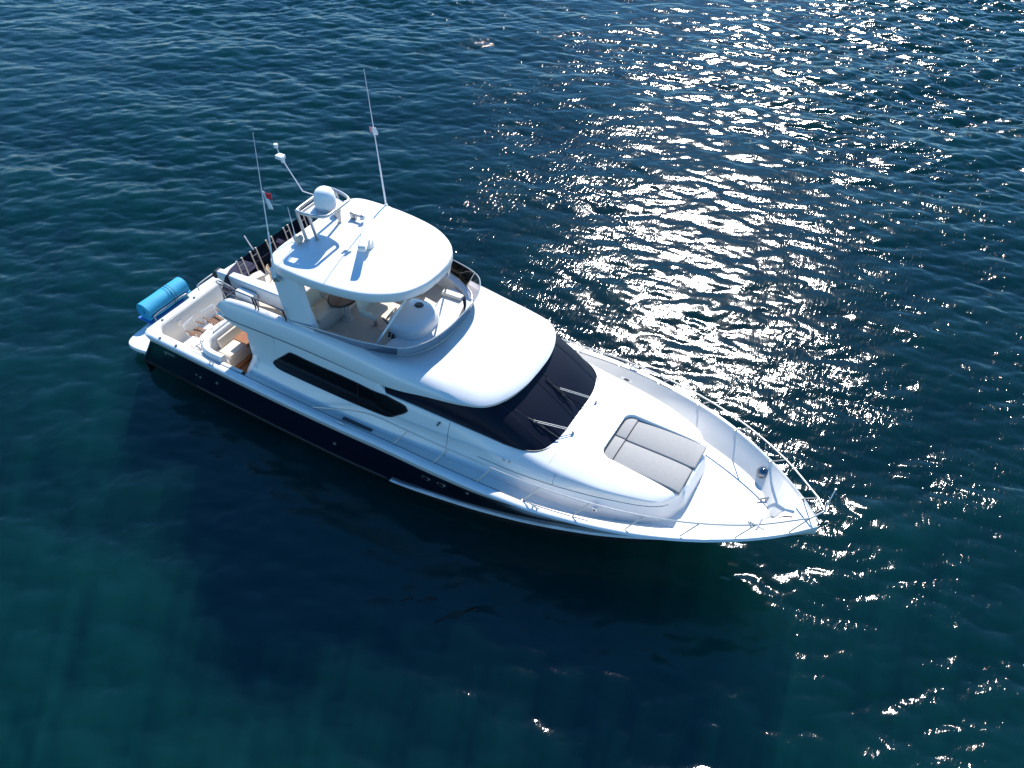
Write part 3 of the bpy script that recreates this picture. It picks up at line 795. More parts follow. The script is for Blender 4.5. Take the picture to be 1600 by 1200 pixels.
whl = MB(); wc = Vector((8.62, -.52, 3.98)); wm = Matrix.Rotation(-1.05, 3, 'Y')
whl.tube([wc + wm @ Vector((.19*math.cos(a), .19*math.sin(a), 0)) for a in np.linspace(0, 2*math.pi, 28, endpoint=False)], .014, 8, closed=True)
for a in (0, 2.1, 4.2): whl.tube([wc, wc + wm @ Vector((.19*math.cos(a), .19*math.sin(a), 0))], .009, 6)
whl.tube([wc, wc + wm @ Vector((0, 0, -.22))], .03, 8); whl.build('steering_wheel', M['steel'], con)
hs = MB(); hs.box((8.05, -.55, 3.86), (.52, .60, .14)); hs.box((7.80, -.55, 4.16), (.13, .58, .55), ry=-.15); hs.box((8.05, -.86, 4.04), (.42, .09, .07)); hs.box((8.05, -.24, 4.04), (.42, .09, .07))
hso = hs.build('helm_seat', M['cream'], YT, bevel=.045, seg=3)
hb = MB(); hb.tube([(8.05, -.55, 3.36), (8.05, -.55, 3.80)], .055, 12); hb.tube([(8.4, -.75, 3.45), (8.4, -.35, 3.45)], .018, 8); hb.tube([(8.1, -.75, 3.5), (8.4, -.75, 3.45)], .014); hb.tube([(8.1, -.35, 3.5), (8.4, -.35, 3.45)], .014); hb.build('pedestal', M['steel'], hso)
hk = MB(); hk.box((7.90, -.55, 4.40), (.10, .44, .08)); hk.build('headrest', M['black'], hso, bevel=.02)
# L shaped settee
L1 = MB(); L1.box((6.72, -.1, 3.57), (.72, 3.3, .40)); L1.box((7.6, 1.42, 3.57), (1.6, .62, .40)); L1.build('bench_base', M['liner'], YT, bevel=.02)
def cushion(c, s, ry=0, rx=0):
    b = MB(); b.box(c, s, ry=ry, rx=rx); return b.build('bench_cushion', M['cream'], YT, bevel=.045, seg=3)
for y in (-1.22, -.42, .40): cushion((6.80, y, 3.82), (.62, .78, .13))
for y in (-1.22, -.42, .40): cushion((6.45, y, 4.04), (.14, .78, .42), ry=-.22)
cushion((6.85, 1.36, 3.82), (.80, .66, .13)); cushion((7.82, 1.36, 3.82), (1.06, .66, .13)); cushion((7.5, 1.72, 4.02), (1.7, .12, .36), rx=-.15)
lg2 = MB(); lg2.box((8.0, -1.62, 3.44), (1.6, .34, .17)); lg2.build('side_step', M['liner'], YT, bevel=.025)
tb2 = MB(); tb2.lathe([(.0, .025), (.40, .025), (.43, .0), (.40, -.03), (.0, -.03)], (7.14, -.62, 4.02), 40, M=Matrix.Diagonal((.85, 1.05, 1))); t2 = tb2.build('flybridge_table', M['brown'], YT)
tr2 = MB(); tr2.tube([(7.14 + .855*.425*math.cos(a), -.62 + 1.05*.425*math.sin(a), 4.0) for a in np.linspace(0, 2*math.pi, 40, endpoint=False)], .026, 6, closed=True); tr2.build('table_edge', M['black'], t2)
tp = MB(); tp.tube([(7.20, -.70, 3.37), (7.15, -.64, 4.0)], .045, 12); tp.tube([(7.32, -.72, 3.37), (7.25, -.62, 4.0)], .03, 10); tp.lathe([(.16, 0), (.15, .03)], (7.25, -.71, 3.362), 20); tp.build('table_leg', M['liner'], t2)
bxs = MB(); bxs.box((9.38, 1.16, 3.755), (.62, .20, .10), rz=.04); bxs.build('hatch_handle', M['liner'], YT, bevel=.03)

# hardtop
hto = [(5.73,0),(5.72,.55),(5.71,1.0),(5.78,1.45),(6.08,1.74),(6.9,1.81),(7.76,1.77),(8.6,1.62),(9.2,1.34),(9.58,.98),(9.78,.5),(9.83,0)]
def ht_ring(sc, dx, z, crown=0):
    c_ = crom(hto, 60); o = []
    for x, y in c_ + [(x, -y) for x, y in reversed(c_[1:-1])]:
        cx = 7.75; d = math.hypot(x - cx, y)
        f = 1 - sc / max(.01, d) if sc > 0 else 1 - sc / max(.3, d)
        o.append((cx + (x - cx) * f + dx, y * f, z))
    return o
htm = MB()
htm.loft([ht_ring(.30, 0, 5.145), ht_ring(.05, 0, 5.125), ht_ring(.0, 0, 5.14), ht_ring(-.015, 0, 5.17), ht_ring(-.02, 0, 5.27), ht_ring(-.012, 0, 5.355), ht_ring(-.004, 0, 5.376), ht_ring(.014, 0, 5.390), ht_ring(.05, 0, 5.398), ht_ring(.12, 0, 5.408), ht_ring(.45, 0, 5.440), ht_ring(.9, 0, 5.460), ht_ring(1.3, 0, 5.466)], True, True, True)
ht = htm.build('hardtop', M['white'], YT, angle=60)
def ht_z(x, y):
    d = min(math.hypot(x - px, y - py) for px, py, pz in ht_ring(0, 0, 0))
    return float(np.interp(d, [0, .04, .12, .45, .9, 1.3], [5.38, 5.397, 5.408, 5.44, 5.46, 5.466]))
hsm = MB(); hsm.tube([(6.99 + (1.66 - y) * .13, y, ht_z(6.99 + (1.66 - y) * .13, y) + .0005) for y in np.linspace(1.66, -1.68, 24)], .006, 5); hsm.build('hardtop_seam', M['liner'], ht)
for s in (-1, 1):       # raked legs
    lm_ = MB(); rg = []
    for xa, xb_, z, y in ((5.86, 6.80, 5.16, 1.66), (6.02, 6.95, 4.80, 1.74), (6.20, 7.12, 4.35, 1.84), (6.40, 7.32, 3.92, 1.93), (6.36, 7.44, 3.84, 1.95)):
        w_ = .085
        rg.append([(xa, s*(y - w_), z), (xa + .03, s*(y + w_), z), ((xa + xb_)/2, s*(y + w_*1.15), z), (xb_ - .05, s*(y + w_), z), (xb_, s*(y - w_*.4), z), (xb_ - .03, s*(y - w_), z)])
    lm_.loft(rg, True, True, True); lm_.build('hardtop_leg', M['white'], YT, angle=50)
    stt = MB(); stt.tube([(8.93, s*1.66, 3.86), (9.55, s*.98, 5.16)], .026, 10); stt.build('hardtop_strut', M['antenna'], YT)
    st2 = MB()
    if s > 0: st2.tube([(8.95, s*1.64, 3.88), (9.02, s*1.35, 5.16)], .016, 8)
    if s > 0: st2.build('hardtop_strut', M['steel'], YT)

# radar mast
ms = MB()
ztop = 6.28
loop = crom([(6.04, -.56), (6.12, -.63), (6.5, -.60), (6.84, -.46), (6.88, -.2), (6.88, .2), (6.84, .46), (6.5, .60), (6.12, .63), (6.04, .56), (6.02, .3), (6.02, -.3), (6.04, -.56)], 60)[:-1]
ms.tube([(x, y, ztop) for x, y in loop], .042, 10, closed=True)
for s in (-1, 1):
    ms.tube(crom([(6.03, s*.58, ztop), (6.05, s*.60, ztop - .12), (6.20, s*.61, 5.44)], 12), .043, 10)
    ms.tube(crom([(6.35, s*.58, ztop), (6.38, s*.55, ztop - .12), (6.42, s*.46, 5.45)], 12), .040, 10)
    ms.lathe([(.075, 0), (.07, .03)], (6.20, s*.61, 5.435), 16); ms.lathe([(.07, 0), (.065, .03)], (6.42, s*.46, 5.445), 16)
ms.tube([(6.12, -.6, ztop - .05), (6.12, .6, ztop - .05)], .018, 8)
mast = ms.build('radar_mast', M['steel'], YT)
mp_ = MB(); mp_.prism([(6.08, -.54), (6.74, -.42), (6.76, .42), (6.08, .54)], 'Z', ztop - .12, ztop - .09); mp_.build('mast_plate', M['plate'], mast)
dm = MB(); dm.lathe([(.25, 0), (.27, .03), (.28, .12), (.275, .27), (.255, .39), (.21, .48), (.14, .535), (.06, .562), (0, .565)], (6.48, 0, ztop - .10), 40); dmo = dm.build('satellite_dome', M['dome'], mast, angle=60)
for s in (-1, 1):
    fl = MB(); fl.lathe([(.0, .09), (.09, .08), (.13, .0), (.12, -.07), (.05, -.12)], (6.08, s*.76, 5.55), 16, 'Y'); fl.build('floodlight', M['post'], mast)
hn = MB(); hn.lathe([(.06, 0), (.035, .12), (.03, .38)], (6.55, .78, 5.60), 14, 'X'); hn.lathe([(.09, 0), (.05, .08)], (6.91, .78, 5.60), 14, 'X'); hn.box((6.63, .78, 5.51), (.16, .08, .12)); hn.build('horn', M['steel'], mast)
gp = MB(); gp.tube([(6.0, .18, ztop), (5.62, .14, 6.30)], .014, 8); gp.tube([(5.62, .14, 6.30), (5.10, .12, 7.14)], [.016, .012], 8); gp.tube([(5.10, .12, 7.14), (5.04, .12, 7.40)], .011, 8)
gp.lathe([(.0, .05), (.05, .045), (.06, 0), (.05, -.05), (0, -.055)], (5.02, .12, 7.43), 12); gp.box((5.12, .10, 7.16), (.20, .16, .09)); gp.lathe([(.05, .1), (.05, -.06)], (5.2, .08, 7.10), 12)
gp.build('light_pole', M['antenna'], mast)

# open array radar
rp = MB(); rp.lathe([(.16, 0), (.17, .04), (.15, .16), (.11, .30), (.10, .38)], (7.72, -.03, 5.46), 28); rp.box((7.72, -.03, 5.74), (.50, .24, .17), rz=math.atan2(-1.25, .72)); rad = rp.build('radar_pedestal', M['white'], YT)
ra_ = MB(); ra_.box((7.72, -.03, 5.92), (1.62, .20, .17), rz=math.atan2(-1.25, .72)); ra_.build('radar_array', M['white'], rad, bevel=.05, seg=3)
# whip antennas
def whip(name, base, tip, r0, r1):
    m = MB(); b, t = Vector(base), Vector(tip)
    m.tube([b, b.lerp(t, .35), b.lerp(t, .36), t], [r0, r0, r0*.7, r1], 8)
    m.tube([b - (t - b).normalized()*.02, b.lerp(t, .03)], r0*1.9, 8)
    o = m.build('antenna', M['antenna'], YT)
    return o
a1 = whip('a', (6.20, -1.90, 5.06), (6.56, -1.84, 9.05), .021, .006)
m = MB(); m.box((6.22, -1.88, 5.06), (.22, .10, .07)); m.lathe([(.05, 0), (.05, .1)], (6.20, -1.92, 5.02), 10); m.build('bracket', M['steel'], a1)
a2 = whip('a', (6.90, 1.82, 5.30), (6.74, 1.80, 9.12), .023, .006)
m = MB(); m.box((6.92, 1.82, 5.30), (.16, .12, .08)); m.build('bracket', M['steel'], a2)
a3 = whip('a', (6.10, -.86, 5.42), (5.98, -.80, 6.46), .014, .006)

# davit boom on the flybridge aft deck
bm_ = MB(); rg = []
for x, y, zt, h, w in ((3.42, -1.40, 3.98, .22, .20), (3.6, -1.39, 4.0, .28, .22), (4.6, -1.36, 4.03, .40, .30), (5.6, -1.32, 4.06, .55, .38), (6.1, -1.30, 4.06, .62, .40)):
    rg.append([(x, y - w/2, zt - h), (x, y - w/2, zt - .03), (x, y - w/2 + .03, zt), (x, y + w/2 - .03, zt), (x, y + w/2, zt - .03), (x, y + w/2, zt - h)])
bm_.loft(rg, True, True, True); boom = bm_.build('davit_boom', M['white'], YT, angle=30)
be = MB(); be.box((3.37, -1.40, 3.86), (.14, .22, .22)); be.lathe([(.10, -.10), (.10, .10)], (3.30, -1.40, 3.80), 14, 'Y'); be.build('boom_end', M['black'], boom, bevel=.03)
bsd = MB(); bsd.box((5.85, -1.31, 3.45), (.38, .36, .30)); bsd.build('boom_base', M['white'], boom, bevel=.03)
sbx = MB(); sbx.box((4.62, -1.66, 3.62), (.62, .22, .50)); sbx.build('deck_locker', M['white'], YT, bevel=.03)

# flybridge aft balustrade
ar = MB()
posts = [-1.05, -.85, -.52, -.30, .12, .34, .84, 1.02, 1.50, 1.68]
for i, y in enumerate(posts): pass
balo = MB()
for y in (-.52, -.30, .12, .34, .84, 1.02, 1.50, 1.68): balo.tube([(3.98, y, 3.36), (3.80, y, 4.19)], .027, 8)
for ya, yb in ((-1.05, -.85), (-.52, -.30), (.12, .34), (.84, 1.02), (1.50, 1.68)): balo.tube([(3.83, ya, 4.03), (3.83, yb, 4.03)], .022, 8)
for y in (-1.05, -.85): balo.tube([(3.98, y, 3.36), (3.80, y, 4.19)], .027, 8)
balo.tube([(3.83, -1.05, 3.78), (3.83, 1.95, 3.78)], .012, 8)
bal = balo.build('aft_balustrade', M['post'], YT)
pn = MB()
pn.loft([[(3.985, y, 3.40) for y in (-1.06, 1.92)], [(3.818, y, 4.17) for y in (-1.06, 1.92)], [(3.810, y, 4.17) for y in (-1.06, 1.92)], [(3.977, y, 3.40) for y in (-1.06, 1.92)]], False)
pn.build('mesh_panel', M['mesh'], bal)
pn = MB(); pc = [(-1.08, 3.42), (-1.08, 4.17), (-1.35, 4.13), (-1.60, 4.02), (-1.86, 3.75), (-1.92, 3.42)]
pn.loft([[(3.985 - .2 * (z - 3.4), y, z) for y, z in pc], [(3.977 - .2 * (z - 3.4), y, z) for y, z in pc]], True, True, True)
pn.build('mesh_panel', M['mesh'], bal)
es = MB(); es.tube([(3.84, -.20, 3.5), (3.62, -.42, 4.58)], [.018, .014], 8); es.build('flagstaff', M['antenna'], YT)
# starboard and port side rails
for s in (-1, 1):
    q = MB()
    q.tube(crom([(4.05, s*1.72, 3.95), (4.02, s*1.95, 4.20), (4.18, s*2.08, 4.25), (5.2, s*2.08, 4.26), (6.40, s*2.06, 4.24)], 30), .018, 8)
    q.tube(crom([(4.12, s*1.80, 3.80), (4.15, s*2.02, 4.0), (4.6, s*2.06, 4.03), (6.38, s*2.05, 4.02)], 24), .011, 6)
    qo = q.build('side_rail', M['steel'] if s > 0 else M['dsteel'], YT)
    for x in (5.32, 5.42, 6.38):
        b_ = MB(); b_.tube([(x, s*2.07, 4.26), (x + .03, s*2.04, 3.84)], .020, 8); b_.build('rail_post', M['black'], qo)
    b_ = MB(); b_.tube([(4.18, s*2.07, 4.25), (4.22, s*2.03, 3.72)], .015, 8); b_.build('rail_post', M['steel'], qo)
st_ = MB()
for k in range(2):
    st_.tube(crom([(4.15, -1.55 - .13*k, 3.55), (4.0, -1.62 - .13*k, 3.60), (3.92, -1.85 - .10*k, 3.45), (3.9, -1.98 - .06*k, 3.30)], 14), .014, 8)
for k in range(4):
    st_.tube([(4.04, -1.74 - .04*k, 3.98 + .04*k), (4.22 + .08*k, -1.50, 3.55)], .011, 6)
st_.build('stair_rail', M['steel'], YT)
gt = MB(); gt.box((6.45, -1.85, 3.95), (.10, .22, .24)); gt.build('control_box', M['creamdk'], YT, bevel=.02)

# ------------------------------------------------------------------ bow rail
br = MB()
sx = [7.5, 8.75, 10.0, 11.25, 12.51, 13.78, 15.01, 16.23, 17.38, 18.47, 19.47]
def rail_pt(x, s=-1):
    h = .46 * min(1, max(0, (x - 7.0) / 1.6))
    return Vector((x + .33, s * max(0, y_in(x) - .02 - .19 * min(1, h / .4)), z_s(x) + h))
half = [rail_pt(x) for x in [7.0, 7.3] + sx[:-1]] + [Vector((19.78, -.33, 2.63))]
tip = [Vector((19.96, -.07, 2.655)), Vector((20.0, 0, 2.66))]
ph = half + tip
path = [tuple(p) for p in crom([tuple(p) for p in half], 90)] + [tuple(p) for p in tip]
path = path + [(p[0], -p[1], p[2]) for p in reversed(path[:-1])]
br.tube(path, .020, 8)
rail = br.build('bow_rail', M['steel'], YT)
for s in (-1, 1):
    for x in sx:
        if x < 9 : continue
        p1 = rail_pt(x, s) if x < 19 else Vector((19.78, s*.33, 2.63))
        b0_ = Vector((x, s * y_in(x), z_s(x) - .01))
        k = MB(); k.tube([b0_, p1], .0155, 8); k.lathe([(.035, 0), (.03, .025)], b0_ - Vector((0, 0, .01)), 12)
        k.build('stanchion', M['steel'], rail)
bsf = MB(); bsf.tube([(19.99, 0, 2.66), (20.03, 0, 3.44)], [.016, .012], 8); bsf.lathe([(.022, 0), (.022, .05)], (20.03, 0, 3.42), 10)
rlt = MB(); rlt.tube([(18.84, -1.22, 2.60), (18.86, -.90, 2.64)], .022, 8); rlt.tube([(18.66, -1.10, 2.63), (19.0, -1.13, 2.60)], .014, 8); rlt.build('rail_fitting', M['steel'], rail); bsf.build('jackstaff', M['antenna'], rail)

# ground tackle, cleats, fittings
wl = MB(); wl.lathe([(.15, -.03), (.155, 0), (.14, .06), (.10, .11), (.05, .135), (0, .14)], (18.40, 1.08, 1.88), 24, M=Matrix.Rotation(R(55), 3, 'X')); wl.build('mooring_fairlead', M['chrome'], YT)
def cleat(p, rz, size=.30):
    c_ = MB(); P = Vector(p); d = Vector((math.cos(rz), math.sin(rz), 0))
    c_.tube([P - d*size/2 + Vector((0, 0, .07)), P + Vector((0, 0, .06)), P + d*size/2 + Vector((0, 0, .07))], [.014, .022, .014], 8)
    for k in (-.06, .06): c_.tube([P + d*k, P + d*k + Vector((0, 0, .06))], .018, 8)
    c_.build('cleat', M['steel'], YT)
for s in (-1, 1):
    cleat((18.66, s*.42, 1.72), .75 * s, .34)
    for x, dr_ in ((3.75, .0), (8.4, 0), (14.15, -.12)):
        cleat((x, s*(y_in(x) + w_cap(x)*.5), z_s(x)), dr_ * -s, .26)
hw = MB(); hw.lathe([(.06, -.02), (.09, 0), (.06, .012)], (14.12, 2.42, 1.86), 16, 'Y', M=Matrix.Diagonal((1.9, 1, .8))); hwo = hw.build('hawsehole', M['white'], YT)
hw = MB(); hw.lathe([(.05, -.03), (.045, -.014)], (14.14, 2.42, 1.87), 14, 'Y', M=Matrix.Diagonal((1.7, 1, .7))); hw.build('hole', M['black'], hwo)
for (x, y) in ((1.14, -2.15), (1.16, -.9), (1.13, .6), (1.7, -2.76), (2.35, -2.76)):
    f_ = MB(); f_.lathe([(.04, 0), (.04, .02)], (x, y, z_s(1) - .005), 12); f_.build('rod_holder', M['dsteel'], YT)
hd = MB(); hd.lathe([(.11, 0), (.10, .02), (.05, .03)], (1.30, -1.75, 1.45), 18, 'X'); hd.build('shower_hatch', M['liner'], YT)
# hull fittings on both sides
def hull_y(x, z):
    i = min(range(len(xs_side)), key=lambda k: abs(xs_side[k] - x)); r = hr[i][:5]
    for a, b in zip(r[:-1], r[1:]):
        if b[2] <= z <= a[2]: t = (a[2] - z) / (a[2] - b[2]); return -(a[1] + (b[1] - a[1]) * t)
    return -r[0][1]
for s in (-1, 1):
    for x, z, r_ in ((2.83, .85, .035), (2.98, .82, .035), (3.7, .95, .045), (8.0, .8, .05), (12.24, 1.32, .04)):
        p_ = MB(); p_.lathe([(r_, -.01), (r_*.95, .015), (r_*.4, .02)], (x, s*hull_y(x, z), z), 14, 'Y', M=Matrix.Diagonal((1, s, 1))); p_.build('hull_outlet', M['steel'], YT)
    for x in (11.0, 11.45):
        p_ = MB(); yy = hull_y(x, 1.18); p_.lathe([(.085, -.01), (.08, .015)], (x, s*yy, 1.18), 20, 'Y', M=Matrix.Diagonal((1.5, s, .8))); po2 = p_.build('porthole', M['steel'], YT)
        q_ = MB(); q_.lathe([(.065, .0), (.06, .02)], (x, s*yy, 1.18), 20, 'Y', M=Matrix.Diagonal((1.5, s, .8))); q_.build('pane', M['glass'], po2)
sg = MB(); sg.box((1.9, -(hull_y(1.9, 1.25) + .006), 1.25), (.42, .012, .05)); sg.box((1.72, -(hull_y(1.9, 1.25) + .006), 1.19), (.06, .012, .06)); sg.build('stern_cleat', M['steel'], YT)

# ------------------------------------------------------------------ loose things: sun pad cushions
def cush(name, lbl, poly, z0, z1, cat, grp):
    c_ = MB(); c_.prism(poly, 'Z', z0, z1)
    return tag(c_.build(name, M['grey'], None, bevel=.05, seg=4, angle=60), lbl, cat, grp)


def padz(x): return trunk_z(x, .4) + .012
def pad(name, lbl, xa, xb, y0, y1, h, cat, grp, rear=False, y0b=None, y1b=None):
    y0b = y0 if y0b is None else y0b; y1b = y1 if y1b is None else y1b
    n = 14; c_ = MB(); rg = []
    rr = .16 if rear else .05
    for x in np.linspace(xa, xb, n):
        t = (x - xa) / (xb - xa); a = y0 + (y0b - y0) * t; b = y1 + (y1b - y1) * t
        zb = padz(x) - .015; zt = zb + h
        if rear:
            d = max(0, rr - (x - xa)); o = rr - math.sqrt(max(0, rr*rr - d*d))
            if abs(a) > abs(b): a += o
            else: b -= o
        e = .028
        zz = zt - (.03 if (rear and x == xa) else 0)
        rg.append([(x, a, zb), (x, a, zt - e), (x, a + e*.35, zt - e*.3), (x, a + e*1.1, zt), (x, a*.5 + b*.5, zt + .012), (x, b - e*1.1, zt), (x, b - e*.35, zt - e*.3), (x, b, zt - e), (x, b, zb)])
    c_.loft(rg, True, True, True)
    o = c_.build(name, M['grey'], None, bevel=.02, seg=3, angle=50)
    tag(o, lbl, cat, grp)
    pp = MB()
    side = [r[1] for r in rg]; side2 = [r[7] for r in rg]
    pp.tube(side, .006, 5); pp.tube(side2, .006, 5)
    pp.tube([rg[0][k] for k in range(1, 8)], .006, 5); pp.tube([rg[-1][k] for k in range(1, 8)], .006, 5)
    pp.build('piping', M['greydk'], o)
    return o


G1, G2 = 'grey sun mattresses on the foredeck', 'grey head cushions on the foredeck'
pad('sun_pad', 'long grey sun mattress on the foredeck, the half farther from the camera', 15.18, 16.98, .008, .80, .115, 'sun mattress', G1, y1b=.84)
pad('sun_pad', 'long grey sun mattress on the foredeck, the half nearer the navy hull side', 15.18, 16.94, -.80, -.008, .115, 'sun mattress', G1, y0b=-.85)
pad('pillow_pad', 'short grey head cushion at the windshield end of the farther sun mattress', 14.90, 15.165, .008, .765, .145, 'cushion', G2, rear=True)
pad('pillow_pad', 'short grey head cushion at the windshield end of the nearer sun mattress', 14.90, 15.165, -.765, -.008, .145, 'cushion', G2, rear=True)

# rolled turquoise mat on the swim platform
mt = empty('rolled_mat', (-.82, -.66, .42 + .36)); mt.scale = (.96, .86, .96)
tag(mt, 'rolled up turquoise foam mat strapped on the stern swim platform', 'mat')
rm = MB(); prof = []
n_ = 60; turns = 4.6; segs = int(n_ * turns)
sp_o0 = [(( .085 + .275 * k / segs) * math.cos(2*math.pi*turns*k/segs + 2.2), (.085 + .275 * k / segs) * math.sin(2*math.pi*turns*k/segs + 2.2)) for k in range(segs + 1)]
rg = []
for y in [-.96, -.94] + list(np.linspace(-.85, .85, 14)) + [.94, .96]:
    sh = .0
    sp_o = [(x * (1 + q_), z * (1 + q_)) for (x, z), q_ in zip(sp_o0, [.022 * math.sin(3.1*math.atan2(z, x) + 2.4*y) * math.sin(2.9*y + 1) for x, z in sp_o0])]
    rg.append([(x, y, z) for x, z in sp_o] + [(x * (1 - .054 / max(.06, math.hypot(x, z))), y, z * (1 - .054 / max(.06, math.hypot(x, z)))) for x, z in reversed(sp_o)])
rm.loft(rg, True, False, False)
no = len(rg[0]) // 2
capf = []
for ri in (0, 17):
    b0i = ri * 2 * no
    for k in range(no - 1): capf.append((b0i + k, b0i + k + 1, b0i + 2*no - 2 - k, b0i + 2*no - 1 - k))
rm.f += capf
rm.build('roll', M['blue'], mt, angle=40)
ce = MB(); ce.lathe([(0, -.90), (.30, -.90)], (0, 0, 0), 24, 'Y'); ce.lathe([(0, .90), (.30, .90)], (0, 0, 0), 24, 'Y'); ce.build('roll_core', M['blue2'], mt)
for y in (.18, .30):
    sp_ = MB(); sp_.tube([(.368*math.cos(a), y + .02*math.sin(a), .368*math.sin(a)) for a in np.linspace(0, 2*math.pi, 40, endpoint=False)], .010, 6, closed=True); sp_.build('strap', M['strap'], mt)
slab = MB(); slab.box((-.05, -.2, -.335), (.62, 1.7, .05)); slab.build('under_slab', M['blue2'], mt, bevel=.02)  # dark blue slab under the roll

# folding deck chairs in the cockpit
def deck_chair(loc, rz, label):
    r = empty('deck_chair', loc, rz); r.scale = (.80, .80, .90)
    tag(r, label, 'chair', 'brown wooden folding chairs in the cockpit')
    f = MB()
    for s in (-1, 1):
        f.tube([(-.26, s*.26, 0), (.24, s*.25, .46)], .013, 6); f.tube([(.28, s*.26, 0), (-.24, s*.25, .46)], .013, 6)
        f.tube([(-.22, s*.27, .44), (-.30, s*.27, .86)], .014, 6)
        f.tube([(.22, s*.29, .44), (.22, s*.29, .64)], .012, 6)
    f.tube([(-.26, -.26, .02), (-.26, .26, .02)], .012, 6); f.tube([(.28, -.26, .02), (.28, .26, .02)], .012, 6)
    f.build('chair_frame', M['antenna'], r)
    s_ = MB()
    for k in range(6): s_.box((-.19 + .077*k, 0, .468 - .004*abs(k-2.5)), (.062, .50, .020))
    s_.build('seat', M['brown'], r, bevel=.005)
    b = MB()
    b.box((-.30, 0, .82), (.016, .53, .07), ry=-.2)
    b.build('backrest', M['wcloth'], r, bevel=.005)
    for s in (-1, 1):
        a = MB(); a.box((-.02, s*.30, .655), (.46, .060, .028)); a.build('armrest', M['brown'], r, bevel=.008)
    return r
deck_chair((1.95, -1.70, .905), R(8), 'brown wooden folding deck chair in the cockpit, nearer the dark hull side')
deck_chair((2.0, -1.02, .905), R(-6), 'brown wooden folding deck chair in the cockpit, half under the flybridge overhang')

# things on the flybridge aft deck
wk = empty('wicker_chair', (4.62, -.40, 3.362), R(150)); wk.scale = (.8, .8, .75)
tag(wk, 'tan wicker chair on the flybridge aft deck behind the hardtop leg', 'chair')
a = MB()
for k in range(5):
    z = .44 + .075*k; rr = .30 + .02*k
    a.tube([(rr*math.cos(q) - .02, rr*math.sin(q), z) for q in np.linspace(.75, 2*math.pi - .75, 22)], .022, 6)
for q in np.linspace(.75, 2*math.pi - .75, 15): a.tube([(.29*math.cos(q) - .02, .29*math.sin(q), .38), (.385*math.cos(q) - .02, .385*math.sin(q), .76)], .012, 5)
a.build('backrest', M['tan'], wk)
s_ = MB()
for k in range(7): s_.tube([(-.26 + .085*k, -.27, .40), (-.26 + .085*k, .27, .40)], .020, 6)
for k in range(4): s_.tube([(-.28, -.24 + .16*k, .385), (.28, -.24 + .16*k, .385)], .016, 6)
s_.build('seat', M['tan'], wk)
for sx1 in (-1, 1):
    for sy1 in (-1, 1):
        l_ = MB(); l_.tube([(sx1*.24, sy1*.24, .40), (sx1*.27, sy1*.27, 0)], .018, 6); l_.build('leg', M['tan'], wk)
ck = MB(); ck.box((0, 0, .17), (.60, .36, .30)); cko = ck.build('cooler_box', M['white'], None, bevel=.03)
cko.location = (4.10, -.80, 3.362); cko.rotation_euler = (0, 0, R(72)); cko.scale = (.75, .75, .8)
tag(cko, 'white cool box on the flybridge aft deck beside the davit boom', 'box')
cl_ = MB(); cl_.box((0, 0, .345), (.62, .38, .045)); cl_.build('lid', M['liner'], cko, bevel=.015)
bg_ = empty('dark_pads', (4.36, -.86, 3.362), R(65)); bg_.scale = (.8, .8, .8); tag(bg_, 'two dark pads lying on the flybridge deck by the cool box', 'mat')  # two dark blocks, built for dark stripes of unknown kind
for k in range(2):
    b_ = MB(); b_.box((.13*k - .06, 0, .05 + .02*k), (.10, .42, .07)); b_.build('dark_pad', M['black'], bg_, bevel=.02)

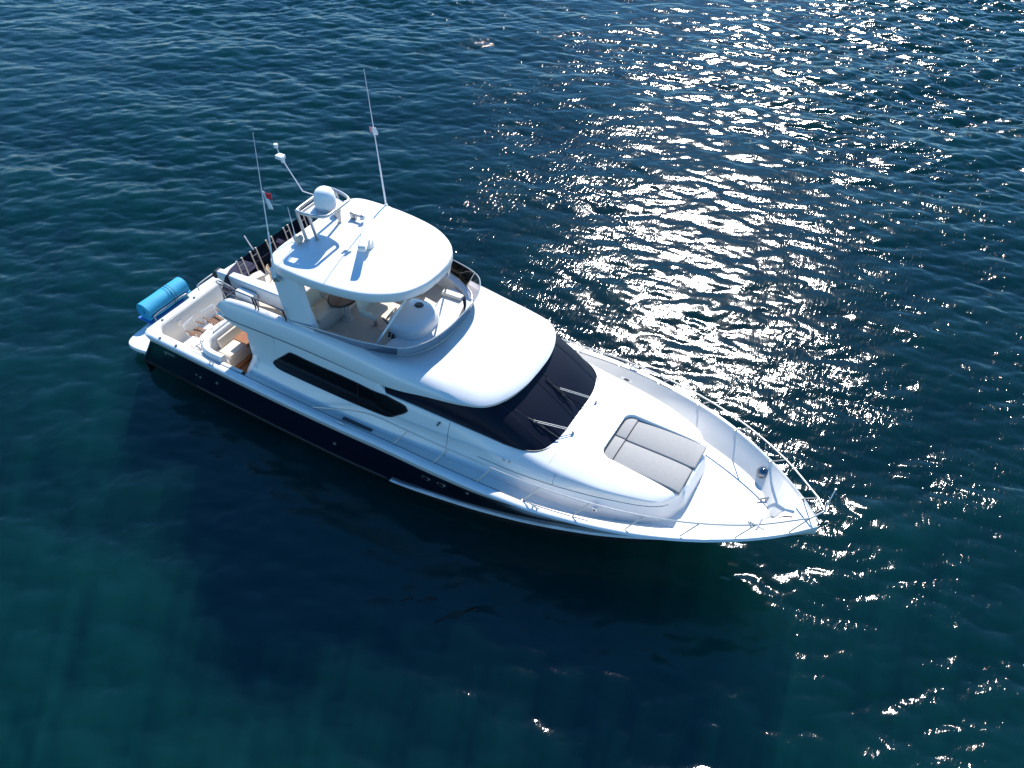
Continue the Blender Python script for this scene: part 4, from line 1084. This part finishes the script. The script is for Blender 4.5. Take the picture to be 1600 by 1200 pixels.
# pennants on the antennas
def pennant(loc, pieces, label):
    r = empty('pennant', loc); tag(r, label, 'flag')
    for nm, mt_, c0, du, dv, n in pieces:
        b = MB(); V = []; F = []; nn = 8
        for i in range(nn + 1):
            for j in range(nn + 1):
                u, v = i / nn, j / nn
                p = Vector(c0) + Vector(du)*u*(1 - .15*v) + Vector(dv)*v + Vector((.03*math.sin(5*u + 3*v), .03*math.sin(6*u + 2*v + n), 0))*u
                V.append(p)
        for i in range(nn):
            for j in range(nn): F.append((i*(nn+1)+j, (i+1)*(nn+1)+j, (i+1)*(nn+1)+j+1, i*(nn+1)+j+1))
        b.raw(V, F); o = b.build(nm, mt_, r, recalc=False); so = o.modifiers.new('solid', 'SOLIDIFY'); so.thickness = .006
    return r
pennant((6.44, -1.855, 7.56), [('white_panel', M['wcloth'], (0, 0, .05), (.08, .02, -.05), (.07, 0, -.42), 0), ('red_panel', M['red'], (.05, .01, .02), (.14, .04, -.02), (.015, 0, -.15), 2)], 'small red and white pennant fluttering halfway up the near whip antenna')
pennant((6.80, 1.805, 7.62), [('white_panel', M['wcloth'], (0, -.06, .04), (.11, .03, .0), (.02, 0, -.20), 1), ('pink_panel', M['pink'], (-.10, -.03, .03), (.10, .02, -.02), (.02, 0, -.16), 3)], 'faded pink and white pennant bunched on the far whip antenna')

# drifting kelp
def kelp(pts, w, label):
    b = MB(); rg = []
    c_ = crom(pts, 22)
    for i, (x, y) in enumerate(c_):
        t = i / 21; ww = w * (.25 + .75*math.sin(math.pi*min(1, max(.02, t)))) * (1 + .45*math.sin(9*t + w*40))
        d = Vector((c_[min(i+1, 21)][0] - c_[max(i-1, 0)][0], c_[min(i+1, 21)][1] - c_[max(i-1, 0)][1], 0)).normalized(); nrm = Vector((-d.y, d.x, 0))
        P = Vector((x, y, -.05))
        rg.append([P - nrm*ww, P - nrm*ww*.4 + Vector((0, 0, .015)), P + nrm*ww*.5 + Vector((0, 0, .012)), P + nrm*ww, P + Vector((0, 0, -.08))])
    b.loft(rg, True, True, True); o = b.build('kelp', M['weed'], None)
    tag(o, label, 'seaweed', 'kelp drifting beside the yacht'); return o
kelp([(13.02, -5.48), (13.2, -5.2), (13.42, -4.98), (13.62, -4.66)], .07, 'longest strand of brown kelp drifting off the navy hull side')
kelp([(12.35, -5.22), (12.52, -5.05), (12.72, -4.93)], .05, 'short brown kelp strand drifting between the hull and the other strands')
kelp([(11.98, -5.42), (12.1, -5.28), (12.2, -5.2)], .04, 'small brown kelp tuft just aft of the short strand')
